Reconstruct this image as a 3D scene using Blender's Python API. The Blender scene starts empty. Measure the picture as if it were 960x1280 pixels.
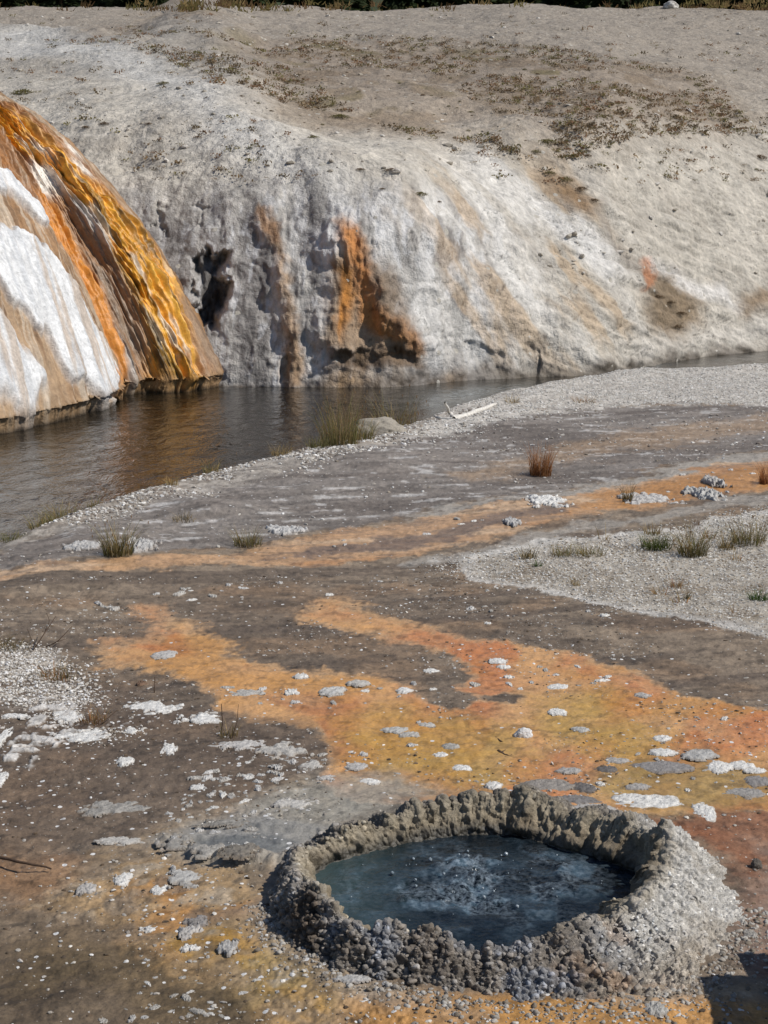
import bpy, math, random
import numpy as np

rnd = random.Random(11)
RNG = np.random.default_rng(7)
scene = bpy.context.scene
COL = scene.collection

# ------------------------------------------------------------------ camera model (also used to lay the site out)
HCAM = 2.8
PITCH = math.radians(10.0)
FPX = 2000.0
CP, SP = math.cos(PITCH), math.sin(PITCH)
WATER_Z = -0.55


def ray(u, v):
    a = (u - 480.0) / FPX
    b = (v - 640.0) / FPX
    return np.array([a, CP - b * SP, -SP - b * CP])


def gp(u, v, z=0.0):
    """site survey point: where the sight line through a photo point meets height z"""
    d = ray(u, v)
    t = (z - HCAM) / d[2]
    return np.array([d[0] * t, d[1] * t, z])


def gpl(pts, z=0.0):
    return np.array([gp(u, v, z)[:2] for u, v in pts])


def proj(P):
    x, y, z = P[..., 0], P[..., 1], P[..., 2] - HCAM
    dep = y * CP - z * SP
    up = y * SP + z * CP
    return 480 + FPX * x / dep, 640 - FPX * up / dep


def lin(r, g, b):
    def f(c):
        c /= 255.0
        return c / 12.92 if c <= 0.04045 else ((c + 0.055) / 1.055) ** 2.4
    return np.array([f(r), f(g), f(b)])


# ------------------------------------------------------------------ numpy noise
def _h(ix, iy, iz, s):
    n = (ix.astype(np.int64) * 374761393 + iy.astype(np.int64) * 668265263 + iz.astype(np.int64) * 2147483647 + s * 1274126177) & 0xFFFFFFFF
    n = ((n ^ (n >> 13)) * 1274126177) & 0xFFFFFFFF
    n = ((n ^ (n >> 16)) * 2246822519) & 0xFFFFFFFF
    n = n ^ (n >> 15)
    return (n & 0xFFFFFF).astype(np.float32) / np.float32(0xFFFFFF)


def vn(P, s=0):
    """value noise in -1..1"""
    i = np.floor(P).astype(np.int64)
    f = (P - i).astype(np.float32)
    w = f * f * f * (f * (f * 6 - 15) + 10)
    x, y, z = i[..., 0], i[..., 1], i[..., 2]
    wx, wy, wz = w[..., 0], w[..., 1], w[..., 2]
    r = 0
    for dz in (0, 1):
        a = _h(x, y, z + dz, s) * (1 - wx) + _h(x + 1, y, z + dz, s) * wx
        b = _h(x, y + 1, z + dz, s) * (1 - wx) + _h(x + 1, y + 1, z + dz, s) * wx
        c = a * (1 - wy) + b * wy
        r = r + c * (wz if dz else 1 - wz)
    return r * 2 - 1


def fbm(P, o=4, s=0, g=0.5):
    r = 0.0
    a = 1.0
    t = 0.0
    Q = np.array(P, dtype=np.float64)
    for k in range(o):
        r = r + a * vn(Q, s + k * 17)
        t += a
        a *= g
        Q = Q * 2.03 + 11.7
    return r / t * 1.6


def worley(P, s=0):
    """distance to the nearest jittered feature point, and an id 0..1 of that cell"""
    i = np.floor(P).astype(np.int64)
    f = P - i
    best = np.full(P.shape[:-1], 9.0, np.float32)
    idv = np.zeros(P.shape[:-1], np.float32)
    for dx in (-1, 0, 1):
        for dy in (-1, 0, 1):
            for dz in (-1, 0, 1):
                x, y, z = i[..., 0] + dx, i[..., 1] + dy, i[..., 2] + dz
                h1 = _h(x, y, z, s)
                d = (dx + h1 - f[..., 0]) ** 2 + (dy + _h(x, y, z, s + 5) - f[..., 1]) ** 2 + (dz + _h(x, y, z, s + 9) - f[..., 2]) ** 2
                m = d < best
                best = np.where(m, d, best)
                idv = np.where(m, h1, idv)
    return np.sqrt(best), idv


def P3(x, y, z=0.0):
    return np.stack([x, y, np.zeros_like(x) + z], -1)


def sstep(a, b, x):
    t = np.clip((x - a) / (b - a), 0, 1)
    return t * t * (3 - 2 * t)


def sdpoly(X, Y, poly, margin=3.0):
    """signed distance, positive inside"""
    poly = np.asarray(poly, float)
    out = np.full(X.shape, -margin, np.float32)
    lo, hi = poly.min(0) - margin, poly.max(0) + margin
    m = (X > lo[0]) & (X < hi[0]) & (Y > lo[1]) & (Y < hi[1])
    x, y = X[m], Y[m]
    if x.size == 0:
        return out
    d = np.full(x.shape, 1e9)
    ins = np.zeros(x.shape, bool)
    n = len(poly)
    for k in range(n):
        ax, ay = poly[k]
        bx, by = poly[(k + 1) % n]
        ex, ey = bx - ax, by - ay
        t = np.clip(((x - ax) * ex + (y - ay) * ey) / (ex * ex + ey * ey + 1e-12), 0, 1)
        d = np.minimum(d, (x - ax - t * ex) ** 2 + (y - ay - t * ey) ** 2)
        if ay != by:
            c = (ay > y) != (by > y)
            xi = ax + (y - ay) * ex / (by - ay)
            ins ^= c & (x < xi)
    out[m] = np.maximum(np.sqrt(d) * np.where(ins, 1, -1), -margin)
    return out


def dline(X, Y, pts):
    """distance to a polyline"""
    pts = np.asarray(pts, float)
    d = np.full(X.shape, 1e9)
    for k in range(len(pts) - 1):
        ax, ay = pts[k]
        ex, ey = pts[k + 1] - pts[k]
        t = np.clip(((X - ax) * ex + (Y - ay) * ey) / (ex * ex + ey * ey + 1e-12), 0, 1)
        d = np.minimum(d, (X - ax - t * ex) ** 2 + (Y - ay - t * ey) ** 2)
    return np.sqrt(d)


def mix(c, target, m):
    m = np.asarray(m)[..., None]
    return c * (1 - m) + np.asarray(target) * m


# ------------------------------------------------------------------ object helpers
def put(o, parent=None, label=None, cat=None, group=None, kind=None):
    if o.name not in COL.objects:
        COL.objects.link(o)
    if parent is not None:
        o.parent = parent
    if label: o['label'] = label
    if cat: o['category'] = cat
    if group: o['group'] = group
    if kind: o['kind'] = kind
    return o


def mesh_np(name, V, F, mat=None, smooth=True, attrs=None):
    """V (n,3), F (m,k) arrays -> mesh"""
    me = bpy.data.meshes.new(name)
    V = np.ascontiguousarray(V, np.float32)
    F = np.ascontiguousarray(F, np.int32)
    k = F.shape[1]
    me.vertices.add(len(V))
    me.vertices.foreach_set('co', V.ravel())
    me.loops.add(F.size)
    me.loops.foreach_set('vertex_index', F.ravel())
    me.polygons.add(len(F))
    me.polygons.foreach_set('loop_start', np.arange(0, F.size, k, dtype=np.int32))
    me.polygons.foreach_set('use_smooth', np.full(len(F), smooth, bool))
    for an, av in (attrs or {}).items():
        av = np.asarray(av, np.float32)
        if av.ndim == 2:
            a = me.attributes.new(an, 'FLOAT_COLOR', 'POINT')
            c = np.ones((len(av), 4), np.float32)
            c[:, :3] = np.clip(av, 0, 1)
            a.data.foreach_set('color', c.ravel())
        else:
            a = me.attributes.new(an, 'FLOAT', 'POINT')
            a.data.foreach_set('value', av)
    me.update(calc_edges=True)
    if mat: me.materials.append(mat)
    return me


def grid_faces(nr, nc, wrap=False):
    i = np.arange(nr - 1)[:, None]
    j = np.arange(nc if wrap else nc - 1)[None, :]
    j2 = (j + 1) % nc
    return np.stack([i * nc + j, i * nc + j2, (i + 1) * nc + j2, (i + 1) * nc + j], -1).reshape(-1, 4)


def grid_mesh(name, P, mat, attrs=None, wrap=False, flip=False):
    nr, nc = P.shape[:2]
    F = grid_faces(nr, nc, wrap)
    if flip: F = F[:, ::-1]
    at = {k: (v.reshape(-1, 3) if v.ndim == 3 else v.reshape(-1)) for k, v in (attrs or {}).items()}
    return mesh_np(name, P.reshape(-1, 3), F, mat, True, at)


def normals(P, wrap=False):
    if wrap:
        dc = np.roll(P, -1, 1) - np.roll(P, 1, 1)
    else:
        dc = np.gradient(P, axis=1)
    dr = np.gradient(P, axis=0)
    n = np.cross(dc, dr)
    return n / (np.linalg.norm(n, axis=-1, keepdims=True) + 1e-9)


# ------------------------------------------------------------------ materials
def new_mat(name):
    m = bpy.data.materials.new(name)
    m.use_nodes = True
    nt = m.node_tree
    return m, nt, nt.nodes['Principled BSDF']


def N(nt, typ, **kw):
    n = nt.nodes.new(typ)
    for k, v in kw.items():
        if k in n.inputs: n.inputs[k].default_value = v
        else: setattr(n, k, v)
    return n


def tex_coord(nt, scale=(1, 1, 1), rot=(0, 0, 0)):
    tc = nt.nodes.new('ShaderNodeTexCoord')
    mp = nt.nodes.new('ShaderNodeMapping')
    mp.inputs['Scale'].default_value = scale
    mp.inputs['Rotation'].default_value = rot
    nt.links.new(tc.outputs['Object'], mp.inputs['Vector'])
    return mp.outputs['Vector']


def math_node(nt, op, a, b=None, clamp=False):
    n = nt.nodes.new('ShaderNodeMath')
    n.operation = op
    n.use_clamp = clamp
    for k, v in enumerate((a, b)):
        if v is None: continue
        if isinstance(v, (int, float)): n.inputs[k].default_value = v
        else: nt.links.new(v, n.inputs[k])
    return n.outputs[0]


def ramp(nt, fac, stops):
    r = nt.nodes.new('ShaderNodeValToRGB')
    els = r.color_ramp.elements
    while len(els) < len(stops): els.new(0.5)
    for e, (p, c) in zip(els, stops):
        e.position = p
        e.color = (c[0], c[1], c[2], 1) if hasattr(c, '__len__') else (c, c, c, 1)
    nt.links.new(fac, r.inputs[0])
    return r.outputs[0]


def noise(nt, vec, scale, detail=5, rough=0.6, dist=0.0):
    n = N(nt, 'ShaderNodeTexNoise', Scale=scale, Detail=detail, Roughness=rough, Distortion=dist)
    nt.links.new(vec, n.inputs['Vector'])
    return n.outputs['Fac']


def mul_col(nt, col, fac_col):
    n = nt.nodes.new('ShaderNodeMix')
    n.data_type = 'RGBA'
    n.blend_type = 'MULTIPLY'
    n.inputs[0].default_value = 1
    nt.links.new(col, n.inputs[6])
    nt.links.new(fac_col, n.inputs[7])
    return n.outputs[2]


def mix_col(nt, fac, a, b):
    n = nt.nodes.new('ShaderNodeMix')
    n.data_type = 'RGBA'
    nt.links.new(fac, n.inputs[0])
    for k, v in ((6, a), (7, b)):
        if hasattr(v, '__len__'): n.inputs[k].default_value = (v[0], v[1], v[2], 1)
        else: nt.links.new(v, n.inputs[k])
    return n.outputs[2]


def terrain_mat(name, fine=40.0, var=(0.72, 1.25), bumps=((30, 0.02), (120, 0.006)), speck_scale=None, speck_col=(.62, .61, .6), stretch=(1, 1, 1), rot=(0, 0, 0), dry=0.92, wetr=0.22):
    """surface whose broad colour and wetness are vertex layers, with procedural grain on top"""
    m, nt, b = new_mat(name)
    at = N(nt, 'ShaderNodeAttribute', attribute_name='col')
    wet = N(nt, 'ShaderNodeAttribute', attribute_name='wet').outputs['Fac']
    vec = tex_coord(nt, stretch, rot)
    iso = tex_coord(nt)
    f1 = noise(nt, vec, fine, 6, 0.65)
    g1 = ramp(nt, f1, [(0.3, var[0]), (0.7, var[1])])
    f2 = noise(nt, iso, fine * 5.3, 4, 0.7)
    g2 = ramp(nt, f2, [(0.32, 0.78), (0.68, 1.2)])
    c = mul_col(nt, mul_col(nt, at.outputs['Color'], g1), g2)
    if speck_scale:
        sp = N(nt, 'ShaderNodeAttribute', attribute_name='speck').outputs['Fac']
        v = N(nt, 'ShaderNodeTexVoronoi', Scale=speck_scale)
        nt.links.new(iso, v.inputs['Vector'])
        sep = nt.nodes.new('ShaderNodeSeparateColor')
        nt.links.new(v.outputs['Color'], sep.inputs[0])
        present = math_node(nt, 'LESS_THAN', sep.outputs[0], sp)
        size = math_node(nt, 'MULTIPLY_ADD', sep.outputs[1], 0.3)
        size.node.inputs[2].default_value = 0.1
        near = math_node(nt, 'LESS_THAN', v.outputs['Distance'], size)
        on = math_node(nt, 'MULTIPLY', present, near)
        c = mix_col(nt, on, c, speck_col)
    nt.links.new(c, b.inputs['Base Color'])
    r = math_node(nt, 'MULTIPLY_ADD', wet, wetr - dry)
    r.node.inputs[2].default_value = dry
    r2 = math_node(nt, 'ADD', r, math_node(nt, 'MULTIPLY', math_node(nt, 'SUBTRACT', f1, 0.5), 0.25), True)
    nt.links.new(r2, b.inputs['Roughness'])
    b.inputs['Specular IOR Level'].default_value = 0.4
    last = None
    for k, (sc, dist) in enumerate(bumps):
        h = noise(nt, vec if k == 0 else iso, sc, 6, 0.65)
        bp = nt.nodes.new('ShaderNodeBump')
        nt.links.new(math_node(nt, 'SUBTRACT', 1.0, math_node(nt, 'MULTIPLY', wet, .85), True), bp.inputs['Strength'])
        bp.inputs['Distance'].default_value = dist
        nt.links.new(h, bp.inputs['Height'])
        if last is not None: nt.links.new(last, bp.inputs['Normal'])
        last = bp.outputs['Normal']
    nt.links.new(last, b.inputs['Normal'])
    return m


def col_mat(name, fine=60, var=(0.75, 1.2), rough=0.9, bump=(80, 0.004), base=None, attr=True, spec=0.3):
    m, nt, b = new_mat(name)
    vec = tex_coord(nt)
    f = noise(nt, vec, fine, 5, 0.65)
    g = ramp(nt, f, [(0.3, var[0]), (0.7, var[1])])
    if attr:
        c = N(nt, 'ShaderNodeAttribute', attribute_name='col').outputs['Color']
    else:
        rgb = nt.nodes.new('ShaderNodeRGB')
        rgb.outputs[0].default_value = (base[0], base[1], base[2], 1)
        c = rgb.outputs[0]
    nt.links.new(mul_col(nt, c, g), b.inputs['Base Color'])
    b.inputs['Roughness'].default_value = rough
    b.inputs['Specular IOR Level'].default_value = spec
    bp = nt.nodes.new('ShaderNodeBump')
    bp.inputs['Distance'].default_value = bump[1]
    nt.links.new(noise(nt, vec, bump[0], 5, 0.65), bp.inputs['Height'])
    nt.links.new(bp.outputs['Normal'], b.inputs['Normal'])
    return m


def leaf_mat(name):
    m, nt, b = new_mat(name)
    c = N(nt, 'ShaderNodeAttribute', attribute_name='col').outputs['Color']
    f = noise(nt, tex_coord(nt), 30, 3)
    nt.links.new(mul_col(nt, c, ramp(nt, f, [(0.3, 0.75), (0.7, 1.2)])), b.inputs['Base Color'])
    b.inputs['Roughness'].default_value = 0.8
    b.inputs['Specular IOR Level'].default_value = 0.2
    tr = nt.nodes.new('ShaderNodeBsdfTranslucent')
    nt.links.new(b.inputs['Base Color'].links[0].from_socket, tr.inputs['Color'])
    ms = nt.nodes.new('ShaderNodeMixShader')
    ms.inputs[0].default_value = 0.45
    nt.links.new(b.outputs[0], ms.inputs[1])
    nt.links.new(tr.outputs[0], ms.inputs[2])
    nt.links.new(ms.outputs[0], nt.nodes['Material Output'].inputs['Surface'])
    return m


M_GROUND = terrain_mat('mud_flat', fine=14, var=(0.87, 1.13), bumps=((20, 0.014), (85, 0.006)), speck_scale=30, wetr=0.24)
M_HILL = terrain_mat('hillside_sinter', fine=1.1, var=(0.86, 1.12), bumps=((1.6, 0.12), (7, 0.08)), speck_scale=5.0, speck_col=(.42, .39, .34), stretch=(1.4, 1, 0.5), rot=(0, 0.5, 0))
M_MOUND = terrain_mat('flowstone', fine=2.0, var=(0.82, 1.15), bumps=((6, 0.06), (22, 0.03)), stretch=(1, 1, 0.5), wetr=0.3)
M_CRATER = terrain_mat('geyserite', fine=26, var=(0.7, 1.25), bumps=((60, 0.014), (190, 0.006)), wetr=0.35)
M_SLAB = col_mat('sinter_crust', fine=45, var=(0.68, 1.15), bump=(70, 0.012))
M_STONE = col_mat('gravel_stone', fine=30, var=(0.8, 1.15), bump=(90, 0.004))
M_GRASS = leaf_mat('dry_grass_blade')
M_WOOD = col_mat('bleached_wood', fine=20, base=lin(205, 200, 192), attr=False)
M_TWIG = col_mat('dark_twig', fine=20, base=lin(78, 62, 50), attr=False)
M_STRAW = col_mat('straw', fine=20, base=lin(188, 168, 112), attr=False)
M_BARK = col_mat('conifer_bark', fine=6, base=lin(92, 76, 62), attr=False, bump=(12, 0.03))
M_NEEDLE = leaf_mat('conifer_needles')
M_PLANK = col_mat('weathered_plank', fine=9, base=lin(150, 138, 122), attr=False, bump=(20, 0.01))

# ------------------------------------------------------------------ ground plan
bank_px = [(-420, 860), (-200, 762), (0, 676), (50, 655), (110, 633), (200, 606), (300, 581), (380, 562), (440, 545),
           (500, 528), (560, 509), (620, 493), (700, 476), (780, 464), (850, 459), (960, 455), (1150, 452), (1500, 452), (2100, 452)]
BANK = gpl(bank_px)
RIVER_POLY = np.vstack([BANK, [[120, 60], [120, 140], [-120, 140], [-120, 20], [-30, 4]]])

# crater survey: (px, py, height)
CC = gp(600, 1112)[:2]


def polar_table(pts):
    W = np.array([gp(u, v, z) for u, v, z in pts])
    a = np.arctan2(W[:, 1] - CC[1], W[:, 0] - CC[0])
    r = np.hypot(W[:, 0] - CC[0], W[:, 1] - CC[1])
    o = np.argsort(a)
    return a[o], r[o], W[o, 2]


def periodic(tab, phi, k=1):
    a = np.concatenate([tab[0] - 2 * math.pi, tab[0], tab[0] + 2 * math.pi])
    v = np.concatenate([tab[k]] * 3)
    p = (phi + math.pi) % (2 * math.pi) - math.pi
    # smoothed linear interpolation
    s = 0
    for d, w in ((-.09, 1), (-.045, 2), (0, 3), (.045, 2), (.09, 1)):
        s = s + w * np.interp(p + d, a, v)
    return s / 9


T_WATER = polar_table([(393, 1092, 0), (405, 1080, 0), (440, 1072, 0), (520, 1052, 0), (580, 1044, 0), (640, 1043, 0), (700, 1060, 0),
                       (760, 1076, 0), (798, 1090, 0), (800, 1112, 0), (775, 1140, 0), (745, 1165, 0), (690, 1190, 0),
                       (640, 1212, 0), (600, 1220, 0), (540, 1205, 0), (480, 1196, 0), (430, 1172, 0), (402, 1130, 0)])
T_CREST = polar_table([(372, 1080, .13), (378, 1066, .12), (420, 1048, .10), (480, 1026, .11), (520, 1011, .13), (560, 1004, .14), (600, 1000, .14),
                       (640, 997, .15), (680, 1005, .14), (720, 1020, .13), (780, 1032, .15), (832, 1045, .2), (832, 1075, .2), (815, 1105, .18),
                       (790, 1132, .16), (750, 1152, .15), (700, 1162, .16), (650, 1177, .14), (600, 1187, .13), (550, 1166, .16), (500, 1160, .17),
                       (450, 1160, .17), (420, 1138, .19), (395, 1112, .19), (380, 1095, .17)])
T_FOOT = polar_table([(345, 1108, 0), (330, 1082, 0), (380, 1052, 0), (440, 1034, 0), (520, 1020, 0), (600, 1010, 0), (660, 1008, 0), (720, 1022, 0),
                      (790, 1036, 0), (850, 1040, 0), (900, 1078, 0), (930, 1125, 0), (920, 1165, 0), (890, 1205, 0), (850, 1240, 0), (790, 1260, 0),
                      (700, 1264, 0), (620, 1262, 0), (540, 1250, 0), (480, 1236, 0), (430, 1222, 0), (385, 1200, 0), (358, 1165, 0), (345, 1135, 0)])


def crater_rel(X, Y):
    a = np.arctan2(Y - CC[1], X - CC[0])
    r = np.hypot(X - CC[0], Y - CC[1])
    return a, r


G = {k: gpl(v) for k, v in dict(
    gravel_bar=[(520, 540), (560, 510), (700, 474), (850, 457), (960, 453), (1300, 450), (1300, 510), (960, 506), (800, 506), (700, 512), (640, 524), (560, 545)],
    bank_strip=[(-300, 850), (0, 676), (110, 633), (300, 581), (440, 545), (560, 509), (640, 510), (560, 540), (440, 572), (300, 608), (150, 648), (0, 694), (-200, 800)],
    bank_grey=[(-300, 880), (0, 690), (300, 590), (560, 528), (720, 508), (960, 505), (1300, 505), (1300, 548), (960, 560), (760, 596), (480, 648), (300, 684), (150, 704), (0, 724), (-300, 860)],
    grey_stripe=[(470, 655), (600, 628), (760, 598), (960, 562), (1300, 535), (1300, 552), (960, 582), (760, 612), (600, 640), (480, 664)],
    tan_top=[(560, 596), (760, 545), (960, 515), (1300, 500), (1300, 520), (960, 540), (760, 566), (600, 602)],
    stream=[(-300, 735), (0, 722), (150, 709), (260, 697), (300, 688), (380, 672), (470, 654), (600, 638), (760, 608), (880, 588), (960, 574), (1300, 548), (1300, 590),
            (960, 612), (860, 622), (760, 640), (650, 664), (560, 684), (480, 698), (400, 704), (300, 706), (160, 720), (0, 736), (-300, 760)],
    stream_island=[(300, 700), (420, 678), (540, 662), (640, 644), (700, 634), (720, 640), (640, 652), (520, 680), (420, 690)],
    stream_gold=[(740, 618), (860, 596), (960, 584), (1200, 560), (1200, 592), (960, 606), (800, 630), (700, 645)],
    stream_edge=[(480, 706), (600, 684), (760, 650), (860, 630), (960, 616), (1300, 592), (1300, 604), (960, 632), (860, 640), (760, 664), (640, 690), (560, 706)],
    gravel_right=[(538, 702), (600, 690), (680, 678), (760, 674), (830, 664), (960, 640), (1300, 610), (1300, 920), (1100, 850), (960, 803), (880, 782), (780, 764), (700, 744), (620, 726)],
    fan_left=[(172, 766), (215, 784), (270, 806), (300, 826), (370, 840), (440, 852), (520, 866), (620, 890), (700, 900), (760, 960), (640, 1010), (470, 1010), (400, 985), (420, 940), (400, 915), (330, 903), (270, 888), (262, 866), (225, 842), (190, 828), (150, 826), (112, 796), (150, 800), (190, 800)],
    fan_right=[(368, 768), (410, 750), (450, 760), (490, 780), (560, 797), (640, 808), (700, 816), (760, 838), (820, 858), (880, 880), (960, 905), (1200, 985), (1200, 1060), (960, 1012), (860, 1025), (700, 1015),
               (560, 990), (520, 940), (560, 890), (585, 860), (575, 838), (540, 820), (480, 806), (430, 790)],
    island=[(530, 866), (570, 868), (620, 876), (650, 880), (640, 889), (590, 893), (545, 886), (528, 876)],
    yellow_a=[(420, 900), (520, 890), (600, 903), (670, 935), (650, 985), (560, 1005), (470, 1010), (425, 985), (445, 950)],
    yellow_b=[(680, 880), (760, 870), (800, 900), (830, 940), (800, 960), (720, 935), (680, 910)],
    olive_pool=[(760, 965), (860, 950), (960, 965), (1040, 985), (960, 1010), (860, 1024), (800, 1022), (740, 990)],
    grey_wash=[(320, 1008), (400, 980), (480, 978), (560, 995), (440, 1040), (360, 1060), (300, 1050)],
    red_right=[(830, 1035), (880, 1016), (960, 1008), (1300, 1020), (1300, 1300), (960, 1230), (920, 1200), (930, 1120), (890, 1070)],
    lower_tan=[(130, 1068), (200, 1040), (300, 1010), (380, 985), (420, 1010), (360, 1060), (350, 1130), (400, 1210), (500, 1235), (640, 1265), (960, 1240), (960, 1330), (400, 1330), (330, 1260), (240, 1225), (170, 1190), (100, 1150), (50, 1130), (110, 1100)],
    lower_orange=[(190, 1060), (260, 1060), (330, 1110), (330, 1180), (420, 1230), (440, 1290), (330, 1262), (240, 1222), (160, 1180), (150, 1130)],
    left_orange=[(-100, 1010), (0, 1060), (90, 1080), (110, 1105), (50, 1128), (0, 1110), (-100, 1100)],
    gravel_left=[(-200, 805), (0, 818), (50, 812), (90, 838), (112, 870), (96, 888), (40, 884), (0, 880), (-200, 870)],
    crater_apron=[(200, 1050), (260, 1020), (330, 1015), (420, 1030), (440, 1060), (400, 1200), (500, 1240), (640, 1268), (800, 1262), (900, 1200), (945, 1130), (900, 1060), (960, 1050), (1000, 1150), (900, 1275), (640, 1290), (420, 1250), (310, 1180), (290, 1100), (230, 1080)],
).items()}

SLAB_WHITE = lin(222, 220, 216)


def ground_layers(X, Y):
    n = X.size
    P = P3(X, Y)
    k = np.clip(Y, 3, 60)
    w1 = fbm(P * 1.1, 4, 3) * 0.012 * k
    w2 = fbm(P * 1.1 + 40, 4, 4) * 0.012 * k
    Xw = X + w1 * 0.7
    Yw = Y + w2 * 1.3
    wf = fbm(P * 7, 3, 21) * 0.05

    wf2 = fbm(P3(X * 5, Y * 3.2), 5, 22)
    wf3 = fbm(P3(X * 26, Y * 22), 3, 23)

    def mk(name, soft=0.006, bias=0.0):
        sd = sdpoly(Xw, Yw, G[name])
        s = soft * k * .75
        return sstep(-s, s, sd + bias * k + wf2 * 0.009 * k + wf3 * np.minimum(soft * .5, .006) * k)
    f_big = fbm(P * 0.35, 4, 31)
    f_mid = fbm(P * 1.7, 4, 32)
    f_fine = fbm(P * 9, 4, 33)
    streak = fbm(P3(X * 0.5 + Y * 0.9, Y * 4.2 - X * 1.3), 4, 34)
    streak2 = fbm(P3(X * 0.25 + Y * 0.3, Y * 2.2 - X * 0.9), 4, 35)
    c = np.zeros(X.shape + (3,)) + lin(131, 116, 99)
    c = mix(c, lin(106, 92, 78), sstep(0.0, 0.7, f_big) * 0.7)
    c = mix(c, lin(138, 113, 88), sstep(0.0, 0.7, f_mid) * 0.6)
    c = mix(c, lin(80, 69, 60), sstep(0.05, 0.6, streak) * 0.55)
    c = mix(c, lin(84, 72, 60), sstep(0.1, 0.55, fbm(P3(X * 4.0, Y * 7.0), 5, 36)) * 0.55)
    wet = np.zeros(X.shape) + 0.35
    speck = np.zeros(X.shape) + 0.02
    crust = np.zeros(X.shape)
    # river bank
    m = mk('bank_grey')
    c = mix(c, lin(130, 123, 117), m * 0.88)
    c = mix(c, lin(98, 89, 82), m * sstep(-0.1, 0.6, streak2) * 0.7)
    st3 = fbm(P3(X * 1.5 + Y * .5, Y * 5.0 - X * 2.4), 5, 37)
    c = mix(c, lin(184, 180, 176), m * sstep(0.30, 0.5, st3) * sstep(-.15, .3, fbm(P3(X * 6, Y * 9), 4, 39)) * 0.8)
    c = mix(c, lin(84, 76, 70), m * sstep(0.25, 0.6, -st3) * 0.5)
    wet = wet * (1 - m) + m * 0.25
    speck = speck + m * 0.05
    m = mk('bank_strip', 0.01)
    c = mix(c, lin(168, 160, 150), m * (0.45 + 0.4 * sstep(-.2, .4, f_fine)))
    wet *= 1 - m * 0.8
    m = mk('gravel_bar', 0.012)
    c = mix(c, lin(186, 180, 172), m * (0.75 + 0.25 * sstep(-.3, .3, f_fine)))
    wet *= 1 - m
    m = mk('tan_top', 0.02)
    c = mix(c, lin(158, 132, 104), m * 0.55)
    m = mk('grey_stripe', 0.008)
    c = mix(c, lin(156, 149, 140), m * 0.9)
    m = mk('stream', 0.006)
    c = mix(c, lin(184, 146, 108), m * 0.9)
    c = mix(c, lin(168, 120, 76), m * sstep(0, .5, streak2) * 0.7)
    c = mix(c, lin(198, 172, 142), m * sstep(.0, .5, streak) * 0.6)
    c = mix(c, lin(124, 104, 86), m * sstep(.2, .5, fbm(P3(X * 2.2 + Y, Y * 7 - X * 3), 5, 42)) * 0.6)
    wet = np.maximum(wet * (1 - m), m * 0.75)
    m = mk('stream_gold', 0.012)
    c = mix(c, lin(178, 124, 62), m * 0.75)
    m = mk('stream_island', 0.006)
    c = mix(c, lin(116, 98, 84), m * 0.85)
    m = mk('stream_edge', 0.006)
    c = mix(c, lin(152, 145, 136), m * 0.8)
    m = mk('gravel_right', 0.004)
    c = mix(c, lin(166, 158, 146), m * (0.8 + 0.2 * sstep(-.3, .3, f_fine)))
    c = mix(c, lin(120, 106, 88), m * sstep(0.1, .6, f_mid) * 0.55)
    edge = np.exp(-(sdpoly(Xw, Yw, G['gravel_right']) / (0.012 * k)) ** 2)
    c = mix(c, lin(205, 202, 198), edge * m * 0.6)
    wet *= 1 - m
    m = mk('gravel_left', 0.02) * sstep(-.5, .2, fbm(P3(X * 9, Y * 9), 4, 53))
    c = mix(c, lin(186, 180, 172), m * 0.8)
    wet *= 1 - m
    # algae fans
    nf = fbm(P * 3.2, 5, 41)
    fan = np.maximum(mk('fan_left', 0.006 + .016 * sstep(8.5, 12.5, Y)), mk('fan_right', 0.005 + .014 * sstep(9.0, 13, Y)))
    fan = fan * (.92 + .08 * sstep(-.3, .2, fbm(P3(X * 3, Y * 4), 4, 45)))
    isl = mk('island', 0.005)
    fan = fan * (1 - isl)
    c = mix(c, lin(194, 138, 90), fan * 0.96)
    av, rv = crater_rel(X, Y)
    nfl = fbm(P3(av * 9 + .5 * fbm(P * 1.5, 3, 48), rv * .8), 5, 47)
    c = mix(c, lin(180, 108, 62), fan * sstep(-.05, .45, nf * .3 + nfl) * 0.6)
    c = mix(c, lin(204, 162, 108), fan * sstep(.0, .6, -nfl + .4 * f_big) * 0.55)
    c = mix(c, lin(150, 110, 76), fan * sstep(.25, .6, fbm(P3(X * 2.4, Y * 4.6), 5, 43)) * 0.4)
    c = mix(c, lin(192, 164, 130), fan * (1 - fan) * 4 * .35)
    yl = np.maximum(mk('yellow_a', 0.03), mk('yellow_b', 0.03)) * fan
    c = mix(c, lin(172, 140, 72), yl * (0.45 + .35 * sstep(-.4, .4, f_mid)))
    ol = mk('olive_pool', 0.03)
    c = mix(c, lin(150, 128, 78), ol * 0.75)
    c = mix(c, lin(182, 130, 62), fan * sstep(.25, .7, fbm(P * 1.3, 3, 77)) * (1 - ol) * 0.5)
    wet = np.maximum(wet * (1 - fan), fan * 0.8)
    # scattered dark rim just outside the fan edge
    m = mk('red_right', 0.02)
    c = mix(c, lin(132, 84, 54), m * (0.7 + .25 * sstep(-.4, .4, f_mid)))
    c = mix(c, lin(96, 72, 54), m * sstep(0, .7, f_big) * 0.5)
    wet = np.maximum(wet, m * 0.5)
    m = mk('left_orange', 0.03)
    c = mix(c, lin(148, 110, 74), m * 0.6)
    # lower left
    a0 = gp(0, 1150)[1]
    low = sstep(a0 + 0.35, a0 - 0.25, Y + .15 * f_mid) * sstep(0.3, -0.4, X + 0.25)
    c = mix(c, lin(92, 77, 58), low * 0.7)
    c = mix(c, lin(66, 54, 40), low * sstep(.05, .5, fbm(P3(X * 3, Y * 5), 5, 49)) * .6)
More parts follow.
